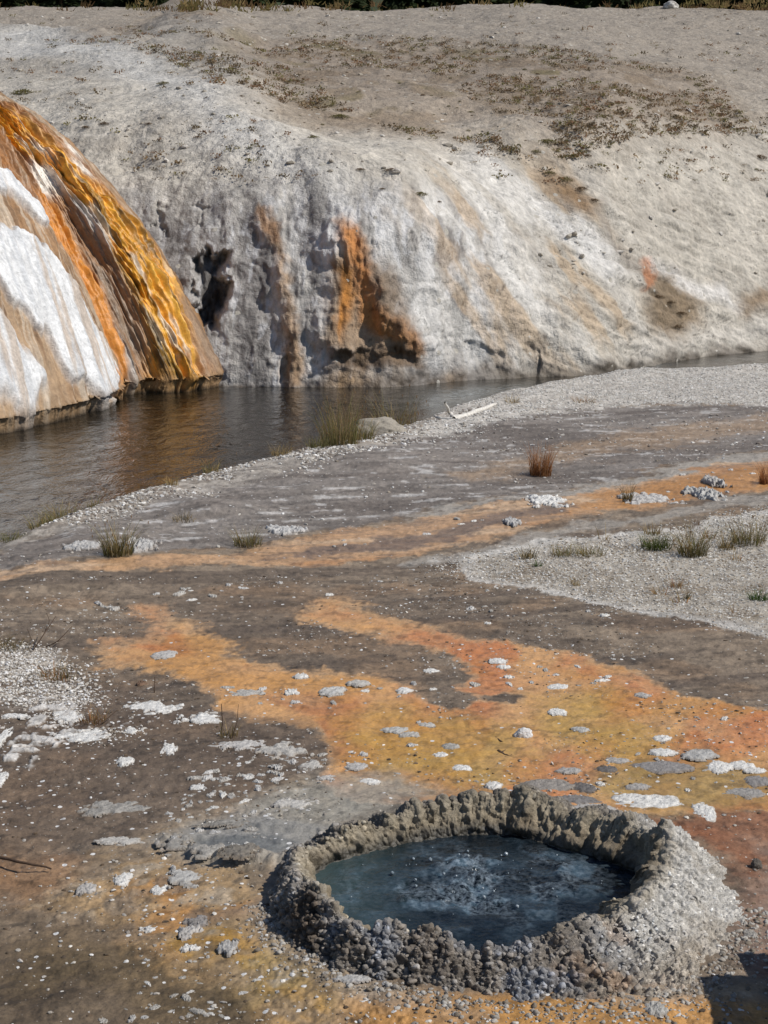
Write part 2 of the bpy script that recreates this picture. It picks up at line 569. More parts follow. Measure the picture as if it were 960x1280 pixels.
    c = mix(c, lin(104, 88, 62), low * sstep(.0, .6, f_mid) * 0.5)
    m = mk('lower_tan', 0.018)
    c = mix(c, lin(158, 132, 98), m * 0.9)
    c = mix(c, lin(132, 120, 106), m * sstep(-.1, .5, f_mid) * 0.75)
    m2 = mk('lower_orange', 0.03)
    mot = fbm(P * 5.5, 5, 44)
    c = mix(c, lin(172, 124, 68), m2 * sstep(-.2, .4, nf + .5 * mot) * 0.8)
    c = mix(c, lin(166, 134, 56), m2 * sstep(.25, .6, f_mid + .3 * mot) * 0.5)
    c = mix(c, lin(122, 112, 100), np.maximum(m, m2) * sstep(.0, .5, mot) * 0.6)
    c = mix(c, lin(186, 176, 160), np.maximum(m, m2) * sstep(.2, .6, -mot) * 0.4)
    wet = np.maximum(wet * (1 - m), m * 0.55)
    speck += m * 0.05
    bl = sstep(gp(0, 1242)[1], gp(0, 1262)[1], Y) * sstep(gp(400, 1250)[0], gp(470, 1250)[0], X)
    c = mix(c, lin(176, 128, 66), bl * 0.8)
    m = mk('grey_wash', 0.03)
    c = mix(c, lin(150, 146, 136), m * 0.8)
    m = mk('crater_apron', 0.03)
    c = mix(c, lin(140, 132, 122), m * 0.6 * sstep(-.5, .3, nf))
    # patchy left mud with white crust
    pl = sdpoly(Xw, Yw, gpl([(-200, 860), (110, 840), (200, 880), (400, 900), (420, 950), (330, 1000), (150, 1060), (-100, 1060)]))
    pm = sstep(-.1, .15, pl)
    c = mix(c, lin(92, 78, 66), pm * 0.6)
    cr = sstep(0.36, 0.5, fbm(P3(X * 3.1, Y * 2.4) + 9, 5, 51)) * sstep(-.1, .15, fbm(P3(X * 14, Y * 14), 4, 52)) * pm * sstep(gp(0, 990)[1] - .2, gp(0, 960)[1] + .2, Y)
    c = mix(c, lin(196, 192, 187), cr * 0.9)
    crust = np.maximum(crust, cr)
    speck += pm * 0.10
    speck += 0.03 * sstep(0.0, .6, f_mid) * (Y < gp(0, 740)[1])
    pit = sstep(.35, .6, fbm(P * 19, 3, 46)) * sstep(30, 12, Y)
    calm = (1 - .8 * fan)
    c = c * (1 + (0.18 * f_fine * calm)[..., None] + (.16 * fbm(P * 30, 3, 38) * calm)[..., None] - .3 * pit[..., None])
    return c, np.clip(wet, 0, 1), np.clip(speck, 0, 1), crust, fan


# ridges of the side ledge
SHELF = gpl([(228, 1040), (330, 1028), (410, 1044), (402, 1064), (350, 1084), (292, 1079), (250, 1066)])
LEDGE = gpl([(205, 1052), (225, 1060), (262, 1078), (305, 1085), (350, 1090)])
LEDGE2 = gpl([(245, 1036), (290, 1034), (340, 1044), (400, 1052)])
LEDGE3 = gpl([(232, 1050), (280, 1052), (330, 1060), (350, 1066)])


def ground_z(X, Y, crust=None, detail=True):
    sd = sdpoly(X, Y, RIVER_POLY, 4.0)
    z = -1.35 * sstep(-0.25, 1.6, sd)
    z = z + 0.03 * fbm(P3(X, Y) * 0.45, 3, 61)
    z = z + 0.10 * np.exp(-((sd + 1.0) / 0.9) ** 2) * (0.6 + 0.5 * fbm(P3(X, Y) * 1.2, 2, 63))
    a, r = crater_rel(X, Y)
    foot = periodic(T_FOOT, a)
    z = np.where(r < foot * 0.9, z - 0.6 * sstep(0.97 * foot, 0.72 * foot, r), z)
    z = z + 0.025 * sstep(foot * 1.5, foot, r)
    if detail:
        P = P3(X, Y)
        z = z + 0.007 * fbm(P * 6, 4, 62) + 0.0045 * fbm(P * 26, 4, 64)
        near = (Y < 9.5) & (np.abs(X) < 3)
        if near.any():
            Pn = P[near]
            zone = sstep(-.15, .15, sdpoly(X[near], Y[near], G['lower_tan'])) + .7 * sstep(-.2, .2, sdpoly(X[near], Y[near], G['crater_apron'], 1.0))
            zone = np.clip(zone + .25, 0, 1.2) * sstep(-.5, .4, fbm(Pn * 2.5, 3, 68))
            shelf = sstep(-.05, .05, sdpoly(X[near], Y[near], SHELF))
            zone = zone * (1 - shelf)
            w1, _ = worley(Pn / .05, 69)
            w2, _ = worley(Pn / .024, 70)
            z = z.copy()
            z[near] += zone * (.0045 * np.clip(1 - (w1 / .55) ** 2, 0, 1) + .004 * np.clip(1 - (w2 / .55) ** 2, 0, 1))
            for L, h, w in ((LEDGE, .034, .036), (LEDGE2, .018, .022), (LEDGE3, .015, .018)):
                d = dline(X[near], Y[near], L) + 0.02 * fbm(Pn * 9, 3, 66)
                z[near] += h * np.exp(-(d / w) ** 2) * (.7 + .4 * np.clip(1 - (w1 / .7) ** 2, 0, 1))
        if crust is not None:
            z = z + crust * (0.006 + 0.014 * np.abs(fbm(P * 22, 4, 67)))
    return z


def gz(x, y):
    return float(ground_z(np.array([x]), np.array([y]), None, True)[0])


def nonuni(lo, a, b, hi, n_in, n_out):
    return np.concatenate([np.linspace(lo, a, n_out, endpoint=False), np.linspace(a, b, n_in, endpoint=False), np.linspace(b, hi, n_out)])


def build_ground():
    cols = nonuni(-2.2, -0.262, 0.262, 2.2, 760, 110)          # lateral slope x / y
    vs = np.concatenate([np.linspace(3200, 1300, 60, endpoint=False), np.linspace(1300, 452, 760)])
    ys = np.array([gp(480, v)[1] for v in vs])
    ys = np.concatenate([ys, np.linspace(ys[-1] + .4, 70, 40)])
    X = cols[None, :] * ys[:, None]
    Y = np.repeat(ys[:, None], len(cols), 1)
    c, wet, speck, crust, fan = ground_layers(X, Y)
    z = ground_z(X, Y, crust)
    # deep bed
    c = mix(c, lin(60, 50, 38), sstep(-0.25, -0.7, z))
    # ledge colours
    for L in (LEDGE, LEDGE2, LEDGE3):
        d = dline(X, Y, L)
        c = mix(c, lin(150, 144, 134), np.exp(-(d / .08) ** 2) * 0.85)
    d = sdpoly(X, Y, gpl([(240, 1052), (330, 1052), (372, 1064), (340, 1080), (290, 1078), (255, 1066)]))
    c = mix(c, lin(138, 136, 132), sstep(-.04, .04, sdpoly(X, Y, SHELF)) * .8)
    c = mix(c, lin(112, 113, 112), sstep(-.03, .03, d) * 0.9)
    P = P3(X, Y, 0)
    P[..., 2] = z
    o = bpy.data.objects.new('ground', grid_mesh('ground', P, M_GROUND, dict(col=c, wet=wet, speck=speck)))
    put(o, kind='structure')
    # the same plain carried on behind the viewer
    xs = np.linspace(-60, 60, 80)
    yb = np.linspace(-60, ys[0] , 50)
    X2, Y2 = np.meshgrid(xs, yb)
    y0 = np.abs(X2) / 2.2
    Y2 = np.minimum(Y2, ys[0] + 0.0)
    c2 = np.zeros(X2.shape + (3,)) + lin(112, 98, 84)
    P2 = P3(X2, Y2, -0.03)
    o2 = bpy.data.objects.new('ground', grid_mesh('ground_rear', P2, M_GROUND, dict(col=c2, wet=np.zeros(X2.shape) + .3, speck=np.zeros(X2.shape) + .05)))
    put(o2, kind='structure')


build_ground()

# ------------------------------------------------------------------ far hillside
FOOT_PX = np.array([(-1500, 640), (-700, 540), (-300, 494), (0, 479), (180, 483), (250, 485), (290, 486), (400, 486), (480, 484), (560, 480), (640, 477), (700, 472), (760, 466), (800, 459), (860, 452), (960, 442), (1200, 432), (1900, 425)], float)
_fw = np.array([gp(u, v, WATER_Z - 0.02) for u, v in FOOT_PX])
FOOT_M = _fw[:, 0] / _fw[:, 1]
CREST_PX = np.array([(-1500, 30), (-300, 18), (0, 11), (150, 8), (300, 10), (480, 15), (560, 12), (640, 7), (720, 6), (820, 10), (900, 13), (960, 14), (1200, 20), (2000, 30)], float)
YC = 98.0


def build_hill():
    cols = nonuni(-1.0, -0.262, 0.262, 1.0, 820, 60)
    nr1, nr2, nr3 = 300, 330, 20
    tr = np.concatenate([np.linspace(0, 1, nr1, endpoint=False), 1 + np.linspace(0, 1, nr2, endpoint=False), 2 + np.linspace(0, 1, nr3)])
    d0 = np.interp(cols, FOOT_M, _fw[:, 1])
    u = 480 + cols * FPX / 1.0
    d0 = d0 + 0.6 * fbm(P3(cols * 13, cols * 0, 3), 2, 71)
    elev = np.interp(u, CREST_PX[:, 0], CREST_PX[:, 1])
    # crest height for its photo row at depth YC
    b = (640 - elev) / FPX
    zc = HCAM + YC * (b * CP - SP) / (CP + b * SP)
    # near profiles, r -> z
    rA = np.array([0, .2, .5, 1.0, 1.7, 2.6, 3.7, 5.1, 6.9, 9.0]); zA = np.array([-.9, -.1, .85, 1.75, 2.6, 3.35, 4.0, 4.7, 5.35, 5.95])
    rB = np.array([0, .5, 1.2, 2.4, 3.8, 5.2, 6.6, 7.6, 8.4, 9.0]); zB = np.array([-.9, -.1, .7, 1.75, 2.9, 3.95, 4.8, 5.35, 5.7, 5.95])
    wB = sstep(540, 720, u)
    R = np.zeros((len(tr), len(cols)))
    Z = np.zeros_like(R)
    for i, t in enumerate(tr):
        if t < 1:
            # equal arc length steps on the near profile
            for_r = []
            sA = np.concatenate([[0], np.cumsum(np.hypot(np.diff(rA), np.diff(zA)))])
            sB = np.concatenate([[0], np.cumsum(np.hypot(np.diff(rB), np.diff(zB)))])
            ra, za = np.interp(t * sA[-1], sA, rA), np.interp(t * sA[-1], sA, zA)
            rb, zb = np.interp(t * sB[-1], sB, rB), np.interp(t * sB[-1], sB, zB)
            R[i] = ra * (1 - wB) + rb * wB
            Z[i] = za * (1 - wB) + zb * wB
        elif t < 2:
            q = (t - 1)
            q = q ** 1.25
            r9 = 9.0
            z9 = 5.9 * (1 - wB) + 5.95 * wB
            R[i] = r9 + (YC - d0 - r9) * q
            Z[i] = z9 + (zc - z9) * (q + 0.10 * q * (1 - q))
        else:
            q = t - 2
            R[i] = YC - d0 + 60 * q
            Z[i] = zc - 2.5 * q * q * 6 / (1 + 4 * q)
    # smooth the profile corners
    for _ in range(14):
        Z[1:-1] = 0.25 * Z[:-2] + 0.5 * Z[1:-1] + 0.25 * Z[2:]
        R[1:-1] = 0.25 * R[:-2] + 0.5 * R[1:-1] + 0.25 * R[2:]
    Y = d0[None, :] + R
    X = cols[None, :] * Y
    P = np.stack([X, Y, Z], -1)
    # broad relief along the normal
    n = normals(P)
    n *= np.sign(n[..., 2:3] + 1e-6)
    S = np.concatenate([np.zeros((1, len(cols))), np.cumsum(np.linalg.norm(np.diff(P, axis=0), axis=-1), 0)], 0)
    low = sstep(9.5, 4.0, S)
    wx0 = fbm(P * .6, 3, 89) * 1.2
    f_w = fbm(P * .35, 3, 97)
    rel = 0.36 * fbm(P3(X * 0.16, Y * 0.16, 0) + Z[..., None] * [0, 0, .1], 4, 81) * (0.35 + 0.65 * sstep(0, 2, S))
    fl = fbm(P3(X * 1.1, Z * 0.25, 0), 4, 82)
    rel = rel + low * (1 - wB)[None, :] * 0.05 * fl
    rel = rel + 0.10 * fbm(P * 0.7, 5, 83) * (0.4 + .5 * low)
    rel = rel + 0.045 * fbm(P * 2.6, 4, 84) + low * (1 - wB)[None, :] * .05 * np.abs(fbm(P * [1.5, 1.5, 1.0] + wx0[..., None], 5, 88))
    # diagonal slabby steps on the right slope
    st = fbm(np.stack([X * 0.35 + Z * 0.5, Z * 1.5 - X * 0.55, Y * 0.1], -1), 4, 85)
    step = np.abs(st)
    gate = sstep(.12, .42, fbm(P * .45, 3, 86))
    slabs = fbm(np.stack([X * 0.55 + Z * 0.8, Z * 2.6 + X * .9, Y * 0.2], -1), 5, 87)
    rel = rel + wB[None, :] * sstep(26, 12, S) * (.13 * np.abs(slabs) - .05) - (wB[None, :] * gate * sstep(0.06, 0.0, step) * 0.04) * sstep(24, 14, S)
    U0, V0 = proj(P)
    U0, V0 = U0.ravel(), V0.ravel()
    X0, S0 = X.ravel(), S.ravel()
    tl = []
    for (a, b_) in [(-60, 46), (60, 48), (130, 58), (200, 80), (250, 108), (300, 148), (360, 195), (440, 258), (500, 320), (540, 400)]:
        k = int(np.argmin((U0 - a) ** 2 + (V0 - b_) ** 2))
        tl.append((X0[k], S0[k]))
    tl = [(-90, tl[0][1])] + tl + [(tl[-1][0] + .5, -8), (-90, -8)]
    tsd = sdpoly(X + .5 * f_w, S + 1.2 * f_w, np.array(tl), 30.0)
    rel = rel + .75 * sstep(-2.2, .8, tsd) * np.exp(-np.clip(tsd, 0, None) / 5) * sstep(2.0, 7.0, S)
    rel = rel + low * (1 - wB)[None, :] * (.05 * np.abs(fbm(P * [1.2, 1.2, 3.4], 4, 96)) - .02)
    P = P + n * rel[..., None]

    U, V = proj(P)
    Uf, Vf, Xf, Sf = U.ravel(), V.ravel(), X.ravel(), S.ravel()

    def loc(pts):
        out = []
        for (a, b_) in pts:
            k = int(np.argmin((Uf - a) ** 2 + (Vf - b_) ** 2))
            out.append((Xf[k], Sf[k]))
        return np.array(out)
    wx = fbm(P * 1.2, 4, 91) * 0.13
    ws = fbm(P * 1.0 + 30, 4, 92) * 0.2
    wx2 = fbm(P * 4.5, 3, 93) * 0.06
    Xw, Sw = X + wx + wx2, S + ws + wx2 * 1.5

    def mk(pts, soft=0.12):
        sd = sdpoly(Xw, Sw, loc(pts), 6.0) + (.06 if soft < .25 else 0)
        return sstep(-soft * 1.3, soft * 1.3, sd)
    # recesses
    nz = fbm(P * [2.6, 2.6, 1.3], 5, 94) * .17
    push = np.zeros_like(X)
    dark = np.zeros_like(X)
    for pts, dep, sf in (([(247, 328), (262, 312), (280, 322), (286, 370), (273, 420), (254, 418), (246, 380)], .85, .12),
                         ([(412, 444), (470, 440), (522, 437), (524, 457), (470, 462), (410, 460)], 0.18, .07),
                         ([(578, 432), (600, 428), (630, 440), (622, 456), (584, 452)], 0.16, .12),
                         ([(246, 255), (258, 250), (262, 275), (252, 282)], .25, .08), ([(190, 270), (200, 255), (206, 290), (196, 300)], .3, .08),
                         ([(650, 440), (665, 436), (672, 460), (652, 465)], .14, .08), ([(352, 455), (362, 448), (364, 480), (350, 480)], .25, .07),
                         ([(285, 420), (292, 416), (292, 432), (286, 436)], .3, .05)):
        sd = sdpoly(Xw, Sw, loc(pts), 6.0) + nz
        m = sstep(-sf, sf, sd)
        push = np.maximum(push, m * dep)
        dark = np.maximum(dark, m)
    # ropes of sinter that stand proud
    for pts, h, w in (([(326, 265), (350, 320), (362, 380), (372, 440), (372, 476)], .25, .35), ([(432, 285), (425, 340), (415, 400), (420, 432)], .3, .45),
                      ([(440, 290), (460, 350), (490, 400), (520, 428)], .3, .35)):
        L = loc(pts)
        push = push - h * np.exp(-(dline(Xw, Sw, L) / w) ** 2)
    out = np.stack([-cols, -np.ones_like(cols), 0 * cols], -1)[None]
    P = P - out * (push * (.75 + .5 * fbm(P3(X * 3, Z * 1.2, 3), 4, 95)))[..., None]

    # ---------------- colours
    f_big = fbm(P * 0.22, 4, 101)
    f_mid = fbm(P * 0.9, 5, 102)
    f_fine = fbm(P * 4.0, 4, 103)
    c = np.zeros(X.shape + (3,)) + lin(182, 175, 164)
    c = mix(c, lin(162, 153, 141), sstep(-.1, .6, f_mid) * 0.6)
    c = mix(c, lin(192, 184, 172), sstep(.1, .7, -f_mid + .3 * f_big) * 0.6)
    # upper slope brownish soil
    up = sstep(14, 26, S)
    c = mix(c, lin(152, 145, 136), up * 0.85)
    beyond = sstep(.5, -2.5, tsd) * sstep(8, 14, S)
    c = mix(c, lin(148, 135, 120), beyond * .5)
    m = mk([(60, 60), (130, 35), (300, 42), (480, 50), (700, 70), (860, 95), (940, 150), (760, 160), (700, 200), (560, 165), (420, 165), (330, 140), (250, 95), (150, 50)], 2.0)
    veg = m * sstep(-.2, .5, fbm(P * [.5, .3, .5], 4, 104))
    vg = sstep(-.15, .35, fbm(P * [.9, .55, .9], 6, 108))
    c = mix(c, lin(134, 116, 98), m * 0.45)
    c = mix(c, lin(120, 102, 80), m * vg * 0.5)
    c = mix(c, lin(110, 102, 66), veg * vg * sstep(.0, .5, f_big) * 0.6)
    # warm tan right
    rt = wB[None, :] * sstep(20, 8, S)
    c = mix(c, lin(174, 167, 156), rt * 0.6 * sstep(-.5, .4, f_big))
    # pale tongue
    m = mk([(-20, 40), (60, 45), (130, 55), (200, 72), (250, 100), (300, 138), (360, 180), (440, 245), (500, 300), (480, 340), (420, 270), (340, 225), (270, 180), (190, 110), (100, 72), (-20, 72)], 1.0)
    c = mix(c, lin(194, 191, 186), m * 0.85)
    ckn = fbm(P * 1.9 + wx0[..., None], 4, 111)
    ckg = sstep(.05, .35, fbm(P * .8, 3, 112))
    # grey cliff with vertical streaks
    gl = sstep(6.5, 4.0, S + 0.6 * f_big) * (1 - wB)[None, :]
    vs = fbm(P3(X * 2.6, Z * 0.35, 0) + wx[..., None] * 3, 5, 105)
    c = mix(c, lin(172, 168, 164), gl * 0.8)
    c = mix(c, lin(118, 114, 112), gl * sstep(.05, .6, vs) * 0.75)
    vs3 = fbm(P3(X * 5.5, Z * 1.6, 0) + wx[..., None] * 6, 5, 110)
    c = mix(c, lin(104, 100, 98), gl * sstep(.15, .5, vs3) * 0.6)
    c = mix(c, lin(206, 206, 208), gl * sstep(.2, .55, -vs3) * 0.5)
    c = mix(c, lin(206, 204, 202), gl * sstep(.1, .6, -vs) * 0.65)
    c = mix(c, lin(150, 132, 112), gl * sstep(.3, .8, fbm(P3(X * 0.8, Z * .4, 7), 4, 106)) * 0.55)
    # white/cream streaks running down the middle right face
    vs2 = fbm(np.stack([X * 1.5 + Z * 1.1, Z * 0.3 - X * .1, 0 * X + 4], -1), 5, 107)
    m = mk([(590, 190), (700, 210), (760, 290), (800, 400), (800, 440), (700, 462), (600, 462), (520, 400), (520, 260)], 1.0)
    c = mix(c, lin(204, 200, 194), m * sstep(-.05, .5, vs2) * 0.8)
    c = mix(c, lin(176, 150, 118), m * sstep(.1, .6, -vs2) * 0.6)
    m = mk([(610, 290), (640, 300), (680, 370), (740, 420), (720, 440), (650, 390), (615, 340)], .5)
    c = mix(c, lin(216, 212, 206), m * 0.7 * sstep(-.6, .2, vs2))
    m = mk([(650, 220), (690, 215), (740, 280), (780, 340), (760, 345), (700, 290)], .5)
    c = mix(c, lin(208, 206, 204), m * 0.6 * sstep(-.4, .3, vs2))
    m = mk([(680, 212), (715, 225), (748, 250), (740, 268), (712, 258), (690, 238)], .35)
    c = mix(c, lin(122, 94, 62), m * .85)
    m = mk([(748, 262), (770, 300), (800, 330), (812, 360), (790, 340), (760, 300)], .3)
    c = mix(c, lin(110, 102, 96), m * .6)
    # brown fan at right
    m = mk([(806, 338), (838, 340), (868, 370), (880, 412), (840, 425), (815, 415), (806, 380)], .35)
    c = mix(c, lin(116, 96, 70), m * .85)
    m = mk([(800, 320), (810, 320), (818, 345), (808, 360), (804, 345)], .12)
    c = mix(c, lin(172, 112, 72), m * .75)
    m = mk([(812, 322), (840, 338), (880, 362), (905, 360), (925, 385), (905, 372), (880, 376), (845, 352)], .2)
    c = mix(c, lin(212, 208, 204), m * .75)
    m = mk([(925, 372), (965, 360), (975, 385), (930, 395)], .3)
    c = mix(c, lin(128, 106, 80), m * .8)
    m = mk([(780, 425), (880, 415), (965, 400), (965, 424), (880, 432), (800, 446)], .4)
    c = mix(c, lin(190, 184, 176), m * .6)
    # cracks
    c = c * (1 - 0.12 * (wB[None, :] * gate * sstep(0.05, 0.0, step) * sstep(24, 12, S))[..., None])
    c = c * (1 - .22 * (wB[None, :] * sstep(24, 12, S) * sstep(.12, .0, np.abs(slabs)))[..., None])
    # orange seeps
    m = mk([(322, 262), (332, 264), (348, 300), (358, 350), (366, 400), (380, 440), (384, 478), (352, 478), (358, 430), (352, 400), (356, 380), (348, 330), (334, 290)], .10)
    c = mix(c, lin(158, 128, 96), m * .8)
    m = mk([(322, 262), (332, 264), (346, 300), (340, 305), (328, 280)], .1)
    c = mix(c, lin(142, 106, 78), m * .6)
    m = mk([(428, 280), (448, 290), (480, 340), (500, 385), (522, 425), (524, 440), (405, 440), (408, 400), (412, 350), (424, 320)], .22)
    c = mix(c, lin(150, 126, 100), m * .9)
    m = mk([(414, 330), (432, 335), (440, 370), (430, 410), (410, 440), (406, 400), (414, 370)], .14)
    c = mix(c, lin(184, 122, 52), m * .9 * sstep(-.7, .2, vs))
    m = mk([(425, 280), (446, 285), (458, 320), (466, 370), (450, 360), (438, 320)], .14)
    c = mix(c, lin(186, 122, 62), m * .85)
    m = mk([(450, 370), (470, 380), (520, 420), (524, 436), (490, 424), (455, 405)], .12)
    c = mix(c, lin(176, 118, 60), m * .8)
    m = mk([(416, 330), (430, 335), (432, 365), (418, 370)], .1)
    c = mix(c, lin(96, 66, 34), m * .6)
    m = mk([(456, 310), (480, 330), (505, 400), (512, 425), (490, 400), (466, 350)], .2)
    c = mix(c, lin(106, 94, 82), m * .75)
    m = mk([(390, 290), (420, 285), (425, 310), (410, 330), (396, 320)], .15)
    c = mix(c, lin(200, 198, 198), m * .6)
    # ledge below the shelf
    m = mk([(398, 468), (530, 464), (580, 466), (580, 484), (398, 486)], .15)
    c = mix(c, lin(164, 132, 92), m * .7 * sstep(-.5, .3, f_mid))
    m = mk([(412, 444), (470, 440), (522, 437), (524, 457), (470, 462), (410, 460)], .08)
    c = mix(c, lin(92, 70, 46), m * .8)  # shelf recess: brown rock with the overhang's shade painted in
    # grey flank beside the mound
    m = mk([(150, 240), (200, 270), (250, 330), (262, 440), (240, 470), (200, 330), (160, 260)], .5)
    c = mix(c, lin(140, 136, 134), m * .6)
    c = mix(c, lin(34, 28, 25), np.minimum(dark, sstep(0.4, .9, push)) * (.7 + .3 * sstep(-.2, .3, vs)))  # deep recesses coloured near black, adding painted shade to their real shadow
    c = c * (1 - .5 * (sstep(.05, 0, np.abs(ckn)) * ckg * sstep(14, 9, S))[..., None])
    # wet foot
    foot = sstep(.34, .0, Z + .3 * f_mid + 0.62)
    c = mix(c, lin(74, 62, 48), foot * .8)
    m = mk([(620, 470), (700, 462), (800, 450), (870, 438), (870, 446), (800, 466), (640, 484)], .25)
    c = mix(c, lin(66, 58, 46), m * .7)
    c = c * (1.03 - .10 * sstep(9, 20, S)[..., None] + 0.12 * f_fine[..., None] + .10 * fbm(P * 9, 4, 109)[..., None])
    wet = foot * 0.6
    speck = 0.05 + 0.10 * up + 0.05 * rt
    o = bpy.data.objects.new('hillside', grid_mesh('hillside', P, M_HILL, dict(col=c, wet=wet, speck=speck)))
    put(o, kind='structure')
    return P


HILL_P = build_hill()
_hU, _hV = proj(HILL_P)
_hU, _hV, _hF = _hU.ravel(), _hV.ravel(), HILL_P.reshape(-1, 3)


def hill_at(u, v):
    return _hF[int(np.argmin((_hU - u) ** 2 + (_hV - v) ** 2))].copy()


# ------------------------------------------------------------------ orange and white mound at the left
def build_mound():
    zf = WATER_Z
    Fp = [gp(u, v, zf) for u, v in [(-620, 640), (-400, 600), (-200, 572), (-60, 554), (0, 545), (50, 534), (100, 523), (135, 512), (149, 503), (155, 496), (172, 493), (200, 492), (230, 491), (244, 490), (257, 488)]]
    e = Fp[-1]
    Fp += [e + [0.25, 0.9, 0], e + [0.15, 2.4, 0], e + [-1.0, 4.4, 0], e + [-4, 6.5, 0]]
    Fp = np.array(Fp)
    seg = np.concatenate([[0], np.cumsum(np.linalg.norm(np.diff(Fp, axis=0), axis=1))])
    nc, nr = 900, 520
    # finer along the visible part
    vis0, vis1 = seg[3], seg[15]
    s = np.concatenate([np.linspace(0, vis0, 60, endpoint=False), np.linspace(vis0, vis1, nc - 100, endpoint=False), np.linspace(vis1, seg[-1], 40)])
    F = np.stack([np.interp(s, seg, Fp[:, k]) for k in range(3)], -1)
    for _ in range(6):
        F[1:-1] = .25 * F[:-2] + .5 * F[1:-1] + .25 * F[2:]
    A = gp(-190, 480, 0) * 0
    dA = ray(-190, 72)
    A = np.array([0, 0, HCAM]) + dA * (37.0 / dA[1])
    g = np.concatenate([np.linspace(0.02, 1, nr - 30), np.ones(30)])
    q = np.concatenate([np.zeros(nr - 30), np.linspace(0, 1, 31)[1:]])     # undercut rows
    gg = g[:, None]
    prof = 0.5 * g ** 1.95 + 0.5 * g ** 3.2
    zlip = zf + 0.28
    XY = A[None, None, :2] + (F[None, :, :2] - A[:2]) * gg[..., None]
    Z = A[2] + (zlip - A[2]) * np.repeat(prof[:, None], len(s), 1)
    dirv = (F[:, :2] - A[:2])
    dirv /= np.linalg.norm(dirv, axis=1, keepdims=True)
    XY = XY - dirv[None] * (0.17 * np.sin(q * math.pi / 2) ** 1.4)[:, None, None]
    Z = Z - (0.42 * (1 - np.cos(q * math.pi / 2)) + .12 * q)[:, None]
    P = np.concatenate([XY, Z[..., None]], -1)
    n = normals(P)
    n *= np.sign((n * np.array([0.2, -1, .6])).sum(-1, keepdims=True))
    SS = np.repeat(s[None, :], nr, 0)
    GG = np.repeat(g[:, None], len(s), 1)
    T = GG * 13
    warp = fbm(P3(SS * .5, T * .5), 4, 201) * 0.35
    Sx = SS + warp * (1.2 - GG)
    U, V = proj(P)
    Uf, Vf, Sf, Tf = U.ravel(), V.ravel(), SS.ravel(), T.ravel()
    fr = np.zeros(SS.shape, bool)
    fr[:nr - 30] = (s <= vis1 + .05)[None, :]
    fr = fr.ravel()

    def loc(pts):
        o = []
        for a, b in pts:
            d = (Uf - a) ** 2 + (Vf - b) ** 2
            d = np.where(fr, d, d + 1e7)
            k = int(np.argmin(d))
            o.append((Sf[k], Tf[k]))
        return np.array(o)
    wv = fbm(P3(SS * 2.2, T * 0.5), 4, 202) * 0.11
    Sw = SS + wv
    Tw = T + fbm(P3(SS * 1.2, T * 0.7), 4, 203) * 0.35

    def mk(pts, soft=.12):
        return sstep(-soft, soft, sdpoly(Sw, Tw, loc(pts), 6.0))
    rope = fbm(P3(SS * 2.6, T * 0.42), 5, 204)
    rope2 = fbm(P3(SS * 6.5, T * 0.8), 4, 205)
    fine = fbm(P * 5, 4, 206)
    big = fbm(P3(SS * 0.5, T * .3), 4, 207)
    # colour masks (site survey polygons)
    orange = mk([(-60, 110), (0, 124), (60, 165), (130, 228), (190, 300), (226, 380), (250, 445), (274, 492), (150, 510), (150, 470), (130, 400), (90, 320), (50, 262), (0, 215), (-60, 190)], .2)
    core = mk([(-60, 118), (0, 130), (44, 160), (96, 212), (158, 275), (208, 335), (232, 400), (252, 488), (186, 490), (186, 420), (160, 350), (125, 300), (75, 240), (48, 205), (0, 165), (-60, 150)], .25)
    leftedge = mk([(50, 235), (75, 265), (110, 330), (140, 390), (152, 440), (160, 492), (152, 494), (146, 440), (128, 395), (95, 330), (62, 275)], .12)
    greycore = mk([(82, 240), (110, 262), (140, 310), (165, 370), (182, 440), (184, 492), (164, 492), (150, 420), (120, 350), (95, 300)], .2)
    whiteA = mk([(-260, 190), (-80, 262), (0, 286), (50, 316), (86, 362), (126, 418), (149, 470), (150, 512), (112, 520), (90, 480), (58, 420), (20, 370), (0, 352), (-80, 315), (-260, 235)], .08)
    whiteA2 = mk([(-80, 190), (0, 222), (35, 250), (56, 280), (50, 285), (20, 262), (0, 250), (-80, 220)], .1)
    whiteB = mk([(-80, 380), (0, 398), (34, 442), (62, 500), (66, 532), (0, 545), (-80, 560)], .2)
    whiteC = mk([(-400, 430), (-140, 430), (-100, 480), (-100, 580), (-500, 640)], .3)
    c = np.zeros(P.shape) + lin(158, 132, 104)
    c = mix(c, lin(136, 106, 76), sstep(-.1, .5, rope) * .8)
    c = mix(c, lin(186, 172, 154), sstep(.25, .7, rope2) * .5)
    c = mix(c, lin(154, 114, 74), sstep(.0, .6, big) * .5)
    c = mix(c, lin(112, 84, 58), sstep(.2, .6, fbm(P3(SS * 7, T * .7), 5, 217)) * .7)
    c = mix(c, lin(196, 182, 164), sstep(.3, .6, fbm(P3(SS * 11, T * .9), 4, 218)) * .5)
    white = np.clip(np.maximum(np.maximum(whiteA, whiteB), np.maximum(whiteA2, whiteC)), 0, 1)
    c = mix(c, lin(222, 222, 222), white * .97)
    c = mix(c, lin(182, 184, 188), white * sstep(.1, .6, rope2) * .5)
    c = mix(c, lin(176, 150, 122), white * sstep(.35, .7, rope) * .6)
    c = mix(c, lin(156, 108, 64), orange * .9)
    c = mix(c, lin(122, 90, 62), orange * sstep(.0, .6, rope2) * .6)
    c = mix(c, lin(176, 150, 122), orange * sstep(.3, .6, fbm(P3(SS * 8, T * .8), 4, 213)) * .5)
    c = mix(c, lin(214, 150, 48), core * .95)
    c = mix(c, lin(206, 146, 30), core * sstep(.0, .5, rope2) * .7)
